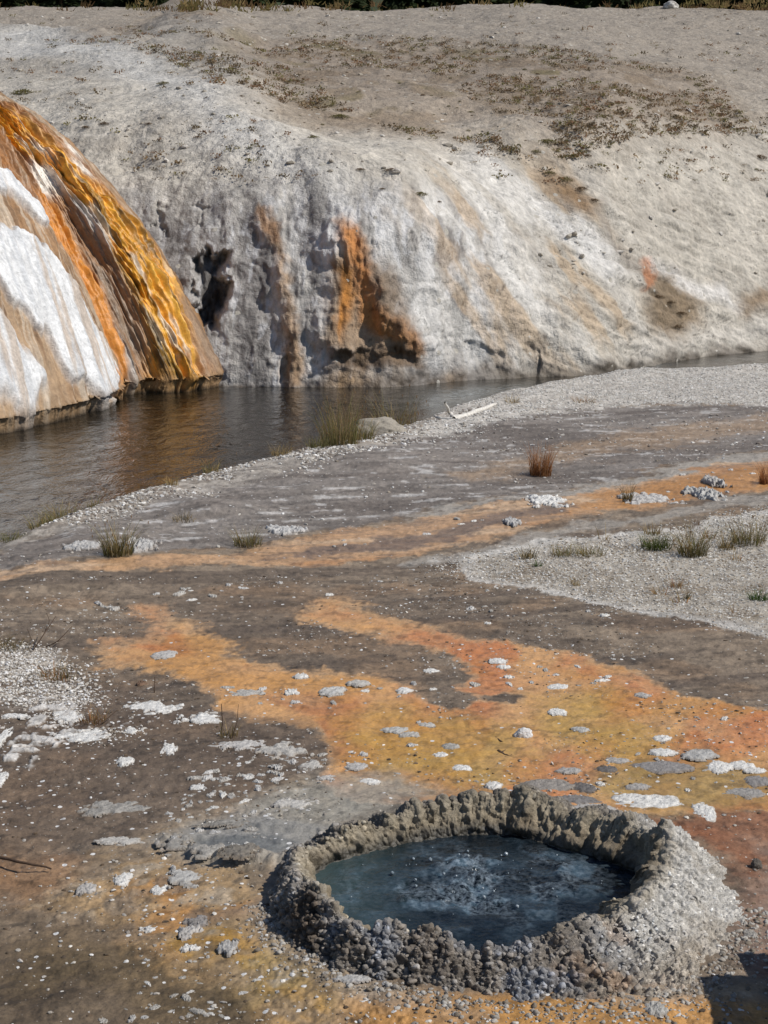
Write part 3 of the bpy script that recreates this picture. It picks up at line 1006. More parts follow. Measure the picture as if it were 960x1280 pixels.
    rope4 = fbm(P3(SS * 9, T * 1.1) + fbm(P3(SS, T), 3, 210)[..., None], 5, 211)
    c = mix(c, lin(96, 70, 22), core * sstep(.1, .5, rope4) * .85)
    c = mix(c, lin(226, 176, 70), core * sstep(.15, .5, -rope4) * .6)
    c = mix(c, lin(214, 200, 180), core * sstep(.5, .7, fbm(P3(SS * 5, T * .9), 4, 212)) * .7)
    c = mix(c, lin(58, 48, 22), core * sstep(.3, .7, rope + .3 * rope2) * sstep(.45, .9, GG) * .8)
    c = mix(c, lin(128, 112, 96), greycore * .9)
    c = mix(c, lin(190, 184, 178), greycore * sstep(.2, .6, rope2) * .8)
    c = mix(c, lin(148, 104, 64), greycore * sstep(.2, .6, -rope2) * .6)
    c = mix(c, lin(200, 130, 48), leftedge * .9)
    for (a, b) in ((60, 222), (66, 228), (58, 232), (72, 226), (58, 158 + 30), (95, 195), (105, 215)):
        L = loc([(a, b)])[0]
        blob = np.exp(-(((Sw - L[0]) / .22) ** 2 + ((Tw - L[1]) / .3) ** 2))
        c = mix(c, lin(226, 220, 210), blob * .9)
    # outer grey skirt at the right silhouette
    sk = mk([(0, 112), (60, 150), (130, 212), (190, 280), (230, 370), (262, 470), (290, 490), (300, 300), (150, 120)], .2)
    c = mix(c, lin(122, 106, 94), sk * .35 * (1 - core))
    # the little white buttress at the foot
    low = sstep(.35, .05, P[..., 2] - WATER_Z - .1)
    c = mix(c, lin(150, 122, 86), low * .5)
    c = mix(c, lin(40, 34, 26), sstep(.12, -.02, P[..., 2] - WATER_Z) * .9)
    c = c * (1 + .09 * fine[..., None])
    wet = np.clip(orange * .45 + (1 - white) * .35, 0, .8)
    rough_amp = (0.035 + 0.06 * orange + .05 * core) * (1 - .6 * white)
    rope3 = fbm(P3(SS * 14, T * 2.2), 4, 209)
    disp = rope * rough_amp + rope2 * rough_amp * .9 + rope3 * rough_amp * .5 + .02 * fine + .12 * sstep(.1, .9, white) + core * (.05 * rope4 + .05 * fbm(P * 2.6, 4, 214)) + orange * .018 * fbm(P3(SS * 3.0, T * 7), 4, 215) + (1 - white) * .025 * fbm(P * 3.2, 4, 216) + .10 * big * sstep(0, .3, GG)
    # lip drips
    disp = disp + .045 * sstep(.9, 1, GG) * fbm(P3(SS * 3.3, 0 * SS), 3, 208)
    P = P + n * disp[..., None]
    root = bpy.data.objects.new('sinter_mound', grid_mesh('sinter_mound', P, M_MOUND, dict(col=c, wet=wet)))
    put(root, label='steep rounded mound striped orange, brown and white, running down into the river', cat='rock mound')


build_mound()


# ------------------------------------------------------------------ river
def water_mat(name, deep, sc1, sc2, d1, d2, stretch, rough=0.06, foam_col=(.7, .72, .72), spec=.5):
    m, nt, b = new_mat(name)
    foam = N(nt, 'ShaderNodeAttribute', attribute_name='foam').outputs['Fac']
    v = tex_coord(nt, stretch, (0, 0, math.radians(-35)))
    iso = tex_coord(nt)
    fn = noise(nt, iso, sc2 * 1.0, 5, .7)
    fm = math_node(nt, 'MULTIPLY', foam, ramp(nt, fn, [(.40, 0), (.85, .9)]), True)
    shade = N(nt, 'ShaderNodeAttribute', attribute_name='col').outputs['Color']
    nt.links.new(mix_col(nt, fm, shade, foam_col), b.inputs['Base Color'])
    rr = math_node(nt, 'MULTIPLY_ADD', fm, .6)
    rr.node.inputs[2].default_value = rough
    nt.links.new(rr, b.inputs['Roughness'])
    b.inputs['IOR'].default_value = 1.33
    b.inputs['Specular IOR Level'].default_value = spec
    last = None
    for sc, d in ((sc1, d1), (sc2, d2)):
        bp = nt.nodes.new('ShaderNodeBump')
        bp.inputs['Distance'].default_value = d
        nt.links.new(noise(nt, v, sc, 4, .6, .6), bp.inputs['Height'])
        if last: nt.links.new(last, bp.inputs['Normal'])
        last = bp.outputs['Normal']
    nt.links.new(last, b.inputs['Normal'])
    return m


def build_river():
    xs = np.linspace(-60, 70, 500)
    ys = np.linspace(5, 75, 420)
    X, Y = np.meshgrid(xs, ys)
    foam = np.zeros(X.shape)
    for pts, a in (([(520, 500), (560, 490), (600, 484), (650, 482), (660, 489), (600, 496), (540, 508)], .75), ([(790, 462), (812, 452), (835, 450), (830, 460)], .9), ([(860, 452), (960, 440), (960, 446), (880, 458)], .3)):
        sd = sdpoly(X, Y, gpl(pts, WATER_Z))
        foam = np.maximum(foam, a * sstep(-.6, .6, sd))
    c = np.zeros(X.shape + (3,)) + lin(26, 22, 15)
    rp = sstep(-1.5, 1.5, sdpoly(X, Y, gpl([(500, 510), (560, 488), (660, 480), (660, 492), (560, 512)], WATER_Z)))
    c = mix(c, lin(84, 96, 96), rp * .45)
    z = WATER_Z + foam * .05 * fbm(P3(X, Y) * 2, 3, 301)
    P = P3(X, Y, 0)
    P[..., 2] = z
    m = water_mat('river_water', None, 1.8, 7.0, .05, .008, (1.6, .8, 1), .06, (.7, .72, .72), .33)
    o = bpy.data.objects.new('river', grid_mesh('river', P, m, dict(foam=foam, col=c)))
    put(o, kind='structure')


build_river()

def ico(sub):
    import bmesh
    bm = bmesh.new()
    bmesh.ops.create_icosphere(bm, subdivisions=sub, radius=1)
    V = np.array([v.co[:] for v in bm.verts])
    F = np.array([[v.index for v in f.verts] for f in bm.faces])
    bm.free()
    return V, F



def rot_rand(n, tilt=1.0):
    a = RNG.uniform(0, 2 * math.pi, n)
    return np.cos(a), np.sin(a)


def stones_mesh(name, pts, sizes, cols, flat=.6, sub=1, seed=0, mat=None):
    bv, bf = ico(sub)
    n, k = len(pts), len(bv)
    jit = 1 + RNG.normal(0, .16, (n, k, 1))
    sc = np.stack([RNG.uniform(.75, 1.35, n), RNG.uniform(.65, 1.1, n), RNG.uniform(.6, 1.2, n) * flat], -1)
    V = bv[None] * jit * sc[:, None, :]
    ca, sa = rot_rand(n)
    tilt = RNG.normal(0, .35, n)
    ct, stt = np.cos(tilt), np.sin(tilt)
    x, y, z = V[..., 0], V[..., 1], V[..., 2]
    y, z = y * ct[:, None] - z * stt[:, None], y * stt[:, None] + z * ct[:, None]
    x, y = x * ca[:, None] - y * sa[:, None], x * sa[:, None] + y * ca[:, None]
    V = np.stack([x, y, z], -1) * np.asarray(sizes)[:, None, None] + np.asarray(pts)[:, None, :]
    F = (bf[None] + (np.arange(n) * k)[:, None, None]).reshape(-1, 3)
    C = np.repeat(np.asarray(cols)[:, None, :], k, 1).reshape(-1, 3)
    return mesh_np(name, V.reshape(-1, 3), F, mat or M_STONE, False, dict(col=C))



# ------------------------------------------------------------------ hot spring crater
def build_crater():
    nph = 1500
    phi = np.linspace(-math.pi, math.pi, nph, endpoint=False)
    rw, rc, ro = periodic(T_WATER, phi), periodic(T_CREST, phi), periodic(T_FOOT, phi) * 1.03
    hc = periodic(T_CREST, phi, 2)
    circ = np.stack([np.cos(phi), np.sin(phi), phi * 0], -1)
    jag = fbm(circ * 5, 4, 401)
    jag2 = fbm(circ * 16, 3, 402)
    rc = np.maximum(rc, rw + .03)
    ro = np.maximum(ro, rc + .05)
    hc = hc * (1 + (.20 * jag + .26 * jag2) * (1 - .55 * sstep(.2, -.4, np.sin(phi))))
    rc = rc * (1 + .012 * jag2)
    n_in, n_out = 130, 230
    rows_r, rows_z = [], []
    for t in np.linspace(0, 1, n_in, endpoint=False):
        # inner wall, from deep below the water up to the crest
        zz = -.32 + (hc + .32) * t
        k = np.clip(zz / hc, -2, 1)
        rr = np.where(k > 0, rw + (rc - rw) * (np.abs(k) ** 1.8), rw + .13 * np.clip(k, -2, 0) * .9)
        rows_r.append(rr); rows_z.append(zz)
    def wsec(a, b, soft=.3):
        d_ = np.abs((phi - (a + b) / 2 + math.pi) % (2 * math.pi) - math.pi)
        return sstep((b - a) / 2 + soft, (b - a) / 2 - soft, d_)
    w_r = wsec(-1.15, .45)
    w_n = wsec(-2.5, -.9)
    ro = ro * (1 + .07 * w_r + .05 * w_n + .03 * fbm(circ * 3, 3, 428))
    for t in np.linspace(0, 1, n_out):
        rr = rc + (ro - rc) * t
        steep = (ro - rc) / hc
        # near-side wall is steeper at the top, right flank a cone
        zz = hc * ((1 - t) ** (1.05 + .75 * w_r + .35 * w_n)) * (1 + (.34 - .2 * w_r) * np.sin(math.pi * min(t * 1.2, 1))) - .035 * t
        rows_r.append(rr); rows_z.append(zz)
    R = np.array(rows_r); Z = np.array(rows_z)
    for _ in range(4):
        Z[1:-1] = .25 * Z[:-2] + .5 * Z[1:-1] + .25 * Z[2:]
        R[1:-1] = .25 * R[:-2] + .5 * R[1:-1] + .25 * R[2:]
    P = np.stack([CC[0] + R * np.cos(phi)[None], CC[1] + R * np.sin(phi)[None], Z], -1)
    n = -normals(P, True)
    nr = P.shape[0]
    ti = np.repeat(np.concatenate([np.linspace(-1, 0, n_in, endpoint=False), np.linspace(0, 1, n_out)])[:, None], nph, 1)
    # make the normals point out of the rock: up on the crest, inwards on the inner wall
    inward = -circ[None]
    want = np.where((ti < 0)[..., None], inward + np.array([0, 0, .2]), -inward * .6 + np.array([0, 0, 1.0]))
    n *= np.sign((n * want).sum(-1, keepdims=True) + 1e-9)
    ph = np.repeat(phi[None], nr, 0)

    def sect(a, b, soft=.25):
        c0 = (a + b) / 2; hw = (b - a) / 2
        d = np.abs((ph - c0 + math.pi) % (2 * math.pi) - math.pi)
        return sstep(hw + soft, hw - soft, d)
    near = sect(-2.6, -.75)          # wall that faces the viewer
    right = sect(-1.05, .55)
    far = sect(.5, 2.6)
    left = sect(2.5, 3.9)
    outer = sstep(-.12, .06, ti)
    inner = 1 - outer
    wob = fbm(P * 9, 3, 403)[..., None] * .012
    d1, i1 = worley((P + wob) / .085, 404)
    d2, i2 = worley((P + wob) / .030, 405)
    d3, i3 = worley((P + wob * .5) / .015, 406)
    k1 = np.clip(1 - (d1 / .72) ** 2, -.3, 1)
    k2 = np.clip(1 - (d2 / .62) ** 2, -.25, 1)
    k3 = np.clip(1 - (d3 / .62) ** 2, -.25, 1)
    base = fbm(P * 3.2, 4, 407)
    edge = sstep(1.0, .82, ti) * sstep(-.95, -.5, ti)
    a1 = .012 * outer * (near * 1.0 + right * .18 + left * 1.0 + far * .4) + .012 * inner
    a2 = .014 * outer * (near * 1.1 + right * .42 + left * 1.0 + far * .6) + .006 * inner
    a3 = .0065 * outer * (near * .9 + right * 1.1 + left * .8 + far * .8) + .0025
    # drip columns on the inner wall
    col = fbm(circ[None] * 6.5 + np.stack([0 * Z, 0 * Z, Z * 5.0], -1), 4, 408)
    crk = np.abs(fbm(P * 11 + wob, 4, 426))
    disp = (.018 * crk - .004 + .010 * fbm(P * 48, 3, 427) * (.3 + .7 * near)) * outer + a1 * k1 + a2 * k2 * (.5 + i1) + a3 * k3 * (.4 + i2) + .02 * base * outer
    lobe = fbm(circ[None] * 4.2 + np.stack([0 * Z, 0 * Z, Z * 2.0], -1), 3, 418)
    disp = disp + outer * (near + left) * .028 * lobe * sstep(0, .15, ti)
    disp = disp + inner * (.075 * np.abs(col) - .022 + .012 * fbm(P * 22, 4, 419)) * sstep(-.02, .06, Z)
    P = P + n * (disp * edge)[..., None]
    normals_out = n
    # colour
    f = fbm(P * 6, 4, 409)
    ff = fbm(P * 24, 4, 410)
    c = np.zeros(P.shape) + lin(160, 154, 146)
    c = mix(c, lin(124, 116, 108), outer * (near * .85 + left * .8) * .8)  # near and left walls painted darker, as the shaded side of the ring
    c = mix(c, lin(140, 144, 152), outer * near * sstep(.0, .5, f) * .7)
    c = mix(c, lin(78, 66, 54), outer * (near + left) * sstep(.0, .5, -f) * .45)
    c = mix(c, lin(206, 203, 198), outer * right * .95)  # right flank painted lighter, its sunlit look put into the colour
    c = mix(c, lin(158, 148, 134), outer * right * sstep(.05, .5, f) * .4)
    c = mix(c, lin(146, 128, 104), outer * sect(-1.25, -.45, .2) * sstep(.25, .6, ti) * .4)
    c = mix(c, lin(166, 112, 50), outer * sect(-1.3, -.9, .2) * sstep(.2, .6, fbm(P * 9, 3, 415)) * .25)
    c = mix(c, lin(168, 154, 130), inner * .9)
    c = mix(c, lin(128, 112, 92), inner * sstep(-.1, .4, col) * .5)
    c = mix(c, lin(180, 168, 146), sstep(-.2, -.02, ti) * sstep(.14, .02, ti) * (far + left * .7 + right * .4) * .8)
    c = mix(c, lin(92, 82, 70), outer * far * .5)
    c = mix(c, lin(150, 118, 74), sstep(.82, 1, ti) * near * .6)
    # crevices darker, knob tops lighter
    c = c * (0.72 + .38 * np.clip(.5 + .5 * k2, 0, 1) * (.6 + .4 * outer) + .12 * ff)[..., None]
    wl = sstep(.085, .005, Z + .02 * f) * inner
    c = mix(c, lin(50, 50, 47), wl * .88)  # wet lower inner wall, with its shade also painted into the colour
    wet = wl * .8 + .25 * outer * sect(-1.25, -.3, .2) * sstep(.3, .7, ti)
    root = bpy.data.objects.new('hot_spring', None)
    root.location = (CC[0], CC[1], 0)
    put(root, label='knobbly grey mineral crater ring around a dark boiling pool', cat='hot spring')
    Pl = P - np.array([CC[0], CC[1], 0])
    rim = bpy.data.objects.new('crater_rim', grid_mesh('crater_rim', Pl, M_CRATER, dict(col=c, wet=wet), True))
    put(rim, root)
    # loose and grown-on nodules
    wgt = (outer * (near * 1.0 + left * .9 + right * .55 + far * .25) * sstep(1.0, .9, ti) + inner * (near + right) * .25 * (Z > .04)).ravel()
    pick = RNG.choice(len(wgt), 6500, p=wgt / wgt.sum())
    sz0 = .0038 + .0125 * RNG.random(len(pick)) ** 3.2
    base_p = Pl.reshape(-1, 3)[pick] - normals_out.reshape(-1, 3)[pick] * sz0[:, None] * .45
    cc = c.reshape(-1, 3)[pick]
    rgt = right.ravel()[pick]
    sz = sz0 * (1 - .25 * rgt)
    tone = RNG.uniform(.75, 1.35, (len(pick), 1))
    cold = (RNG.random((len(pick), 1)) < .3)
    cc = np.where(cold, cc * tone * [1.0, 1.05, 1.12] * 1.15, cc * tone)
    ext_a = RNG.uniform(-2.9, -.2, 2600)
    ext_r = periodic(T_FOOT, ext_a) * (1.0 + RNG.normal(0.03, .07, len(ext_a)))
    ep = np.column_stack([ext_r * np.cos(ext_a), ext_r * np.sin(ext_a)])
    ez = ground_z(ep[:, 0] + CC[0], ep[:, 1] + CC[1])
    es = .003 + .010 * RNG.random(len(ep)) ** 3
    ec = np.array([lin(150, 144, 136), lin(122, 112, 100), lin(170, 166, 160)])[RNG.integers(0, 3, len(ep))]
    inside = ext_r > periodic(T_FOOT, ext_a) * .99
    allp = np.vstack([base_p, np.column_stack([ep, ez])[inside]])
    nod = stones_mesh('nodules', allp, np.concatenate([sz, es[inside]]), np.vstack([cc, ec[inside]]), .85, 2)
    nod.polygons.foreach_set('use_smooth', np.full(len(nod.polygons), True, bool))
    put(bpy.data.objects.new('nodules', nod), rim, kind='stuff')
    # pool
    nrr = 220
    rr = np.linspace(0.0005, 1, nrr) ** .8
    Rp = rr[:, None] * (rw[None, ::3] + .05)
    pp = phi[None, ::3]
    X, Y = Rp * np.cos(pp), Rp * np.sin(pp)
    b0 = gp(575, 1082)[:2] - CC
    b1 = gp(690, 1085)[:2] - CC
    b2 = gp(610, 1120)[:2] - CC
    b3 = gp(480, 1110)[:2] - CC
    act = 1.0 * np.exp(-(((X - b0[0]) / .17) ** 2 + ((Y - b0[1]) / .17) ** 2)) + .35 * np.exp(-((X / .55) ** 2 + (Y / .45) ** 2))
    act = act + .55 * np.exp(-(((X - b1[0]) / .2) ** 2 + ((Y - b1[1]) / .2) ** 2)) + .6 * np.exp(-(((X - b2[0]) / .3) ** 2 + ((Y - b2[1]) / .2) ** 2)) + .35 * np.exp(-(((X - b3[0]) / .2) ** 2 + ((Y - b3[1]) / .2) ** 2))
    Q = P3(X, Y)
    act = act * (.35 + .9 * sstep(-.25, .45, fbm(Q * 7, 4, 425)))
    z = act * (.020 * fbm(Q * 9, 3, 421) + .008 * np.abs(fbm(Q * 24, 3, 422))) + .003 * fbm(Q * 10, 3, 423) + .02 * np.exp(-(((X - b0[0]) / .1) ** 2 + ((Y - b0[1]) / .1) ** 2))
    Pw = np.stack([X, Y, z], -1)
    cw = np.zeros(Pw.shape) + lin(12, 20, 26)
    lf = sstep(-.15, -.75, X)
    cw = mix(cw, lin(60, 76, 77), lf * .85)  # sunlit shallow left side, painted as lighter water
    cw = cw * (1 - .45 * sstep(.1, .6, X))[..., None]  # shadow of the right wall painted into the water colour
    cw = mix(cw, lin(78, 100, 116), np.clip(act * 1.3, 0, 1) * .6 * sstep(-.2, .5, fbm(Q * 11, 4, 424)))
    m = water_mat('pool_water', None, 8.0, 36.0, .010, .004, (1, 1, 1), .05, (.34, .42, .5), .3)
    water = bpy.data.objects.new('pool_water', grid_mesh('pool_water', Pw, m, dict(foam=np.clip(act * .8, 0, 1), col=cw), True))
    put(water, root)
    # bubbles breaking the surface
    V, F = [], []
    bv, bf = ico(1)
    off = 0
    for k in range(60):
        b = [b0, b0, b0, b1, b2, b2, b3][k % 7]
        sp = .17 if k % 7 < 3 else .2
        x, y = b[0] + rnd.gauss(0, sp), b[1] + rnd.gauss(0, sp * .85)
        a = math.atan2(y, x)
        if math.hypot(x, y) > periodic(T_WATER, np.array([a]))[0] - .05: continue
        r = .0025 + .008 * rnd.random() ** 4
        V.append(bv * r + [x, y, .004 + rnd.random() * .012]); F.append(bf + off); off += len(bv)
    mb, nt, bb = new_mat('bubble')
    f = noise(nt, tex_coord(nt), 60, 2)
    nt.links.new(ramp(nt, f, [(.3, (.12, .16, .19)), (.7, (.45, .5, .54))]), bb.inputs['Base Color'])
    bb.inputs['Roughness'].default_value = .12
    bub = bpy.data.objects.new('bubbles', mesh_np('bubbles', np.vstack(V), np.vstack(F), mb))
    put(bub, water, kind='stuff')


build_crater()


# ------------------------------------------------------------------ stones and slabs
def sample_poly(poly, n, falloff=None):
    poly = np.asarray(poly)
    lo, hi = poly.min(0), poly.max(0)
    out = []
    got = 0
    while got < n:
        q = RNG.uniform(lo, hi, (n * 3 + 20, 2))
        sd = sdpoly(q[:, 0], q[:, 1], poly)
        q = q[sd > 0]
        out.append(q); got += len(q)
        if len(q) == 0: break
    return np.vstack(out)[:n]


def gravel(name, polys, size, shades, flat=.6):
    pts = []
    for p, n, clump in polys:
        q = sample_poly(p, n)
        q = q + RNG.normal(0, 1, q.shape) * .010 * q[:, 1:2]
        if clump:
            f = fbm(P3(q[:, 0], q[:, 1]) * clump, 3, 555)
            q = q[f > -.05]
        q = q[(sdpoly(q[:, 0], q[:, 1], RIVER_POLY) < .35)]
        pts.append(q)
    q = np.vstack(pts)
    keep = np.abs(q[:, 0]) < q[:, 1] * .32
    q = q[keep]
    z = ground_z(q[:, 0], q[:, 1], None, True)
    s = size[0] + (size[1] - size[0]) * RNG.random(len(q)) ** 3
    s = s * np.clip(q[:, 1] / 15, .55, 1.35)
    k = RNG.integers(0, len(shades), len(q))
    C = np.array(shades)[k] * RNG.uniform(.75, 1.2, (len(q), 1))
    me = stones_mesh(name, np.column_stack([q, z + s * .15]), s, C, flat)
    o = bpy.data.objects.new(name, me)
    return o


WH = [lin(204, 200, 194), lin(190, 184, 175), lin(170, 162, 152), lin(214, 212, 210), lin(140, 130, 118)]
WHN = [lin(198, 194, 188), lin(188, 183, 175), lin(178, 171, 162), lin(206, 204, 200)]
GR = [lin(150, 142, 134), lin(178, 172, 165), lin(118, 108, 100), lin(200, 197, 192)]
put(gravel('gravel', [(G['gravel_bar'], 46000, 0)], (.006, .017), WHN), kind='stuff', label='pale gravel bar along the right bend of the river', cat='gravel')
put(gravel('gravel', [(G['bank_strip'], 9000, 1.5), (G['bank_grey'], 2200, 1.0)], (.008, .024), WH + GR), kind='stuff', label='loose pale pebbles strewn along the near river bank', cat='gravel')
put(gravel('gravel', [(G['gravel_right'], 38000, 0)], (.006, .016), WHN + [lin(140, 126, 108)]), kind='stuff', label='whitish pebble patch with grass at the right of the runoff', cat='gravel')
put(gravel('gravel', [(G['gravel_left'], 9000, 0), (gpl([(60, 880), (110, 860), (170, 900), (150, 930), (90, 925), (60, 905)]), 1500, 2.0)], (.009, .022), WH), kind='stuff', label='white pebble patch at the left edge beside dry stalks', cat='gravel')
_full = gpl([(-60, 740), (540, 705), (960, 805), (1010, 905), (1010, 1300), (-60, 1300)])


def mud_bits():
    q = sample_poly(_full, 34000)
    a, r = crater_rel(q[:, 0], q[:, 1])
    q = q[(r > periodic(T_FOOT, a) * 1.0) & (sdpoly(q[:, 0], q[:, 1], SHELF) < .01)]
    c, wet, sp, cr, fan = ground_layers(q[:, 0], q[:, 1])
    dens = .9 * sstep(-.1, .6, fbm(P3(q[:, 0], q[:, 1]) * 1.9, 4, 556)) + .06 + .5 * (sdpoly(q[:, 0], q[:, 1], G['lower_tan']) > 0) + (q[:, 1] < gp(0, 870)[1]) * .25 - .45 * fan
    q = q[RNG.random(len(q)) < dens]
    z = ground_z(q[:, 0], q[:, 1])
    s = .0022 + .011 * RNG.random(len(q)) ** 5
    k = RNG.integers(0, 8, len(q))
    C = np.array(WH[:4] + GR[:2] + [lin(104, 88, 72), lin(88, 76, 64)])[k] * RNG.uniform(.6, 1.15, (len(q), 1))
    me = stones_mesh('sinter_grit', np.column_stack([q, z + s * .1]), s, C, .5)
    put(bpy.data.objects.new('sinter_grit', me), kind='stuff', label='fine pale grit scattered over the mud and orange flats', cat='grit')


mud_bits()


def slab_mesh(name, w, d, h, seed, shade, rugged=1.0):
    """irregular crust plate: thresholded relief on a fine grid, so the outline is ragged and may break up"""
    nx = int(np.clip(w / .006, 26, 110))
    ny = int(np.clip(d / .006, 22, 80))
    x = np.linspace(-1.35, 1.35, nx)
    y = np.linspace(-1.35, 1.35, ny)
    X, Y = np.meshgrid(x, y)
    q = P3(X, Y, seed * 3.7)
    asp = w / max(d, 1e-4)
    qa = q * [max(1, asp * .6), 1, 1]
    m = 1 - np.sqrt(X * X + Y * Y) + rugged * (.42 * fbm(qa * 1.6, 4, 601 + seed) + .22 * fbm(qa * 5, 3, 602 + seed))
    m[0] = m[-1] = -1
    m[:, 0] = m[:, -1] = -1
    f = fbm(qa * 7, 4, 603 + seed)
    Z = h * np.clip(m * 3.2, 0, 1) ** .6 * (.75 + .5 * f) - .004 * (m < .03)
    P = np.stack([X * w / 2, Y * d / 2, Z], -1)
    P[..., 0] += w * .012 * fbm(qa * 9, 2, 605 + seed)
    c = np.zeros(P.shape) + shade
    c = mix(c, np.asarray(shade) * .55, sstep(.1, .5, fbm(qa * 11, 4, 606 + seed)) * .45)
    c = mix(c, lin(128, 106, 82), sstep(.16, .0, m) * .45)
    F = grid_faces(ny, nx)
    ok = (m.ravel()[F] > 0).sum(1) >= 2
    F = F[ok]
    used = np.unique(F)
    remap = np.full(nx * ny, -1)
    remap[used] = np.arange(len(used))
    return mesh_np(name, P.reshape(-1, 3)[used], remap[F], M_SLAB, True, dict(col=c.reshape(-1, 3)[used]))


def slab(u, v, wpx, hpx, label, shade=SLAB_WHITE, thick=None, seed=None, cat='mineral crust', name='sinter_crust', group=None, rot=0.0):
    p = gp(u, v)
    dist = math.hypot(p[1], HCAM)
    w = wpx * dist / FPX * 1.12
    d = hpx * dist / FPX / (HCAM / dist) * .95
    h = thick if thick else min(.016, .005 + .045 * min(w, d))
    sd = seed if seed is not None else int(u * 7 + v * 13) % 997
    dry = (u < 415 and v > 860) or v < 730
    o = bpy.data.objects.new(name, slab_mesh(name, w, d, h, sd, shade, 1.45 if dry else .6))
    o.location = (p[0], p[1], gz(p[0], p[1]) + .001)
    o.rotation_euler = (0, 0, rot)
    put(o, label=label, cat=cat, group=group)
    return o


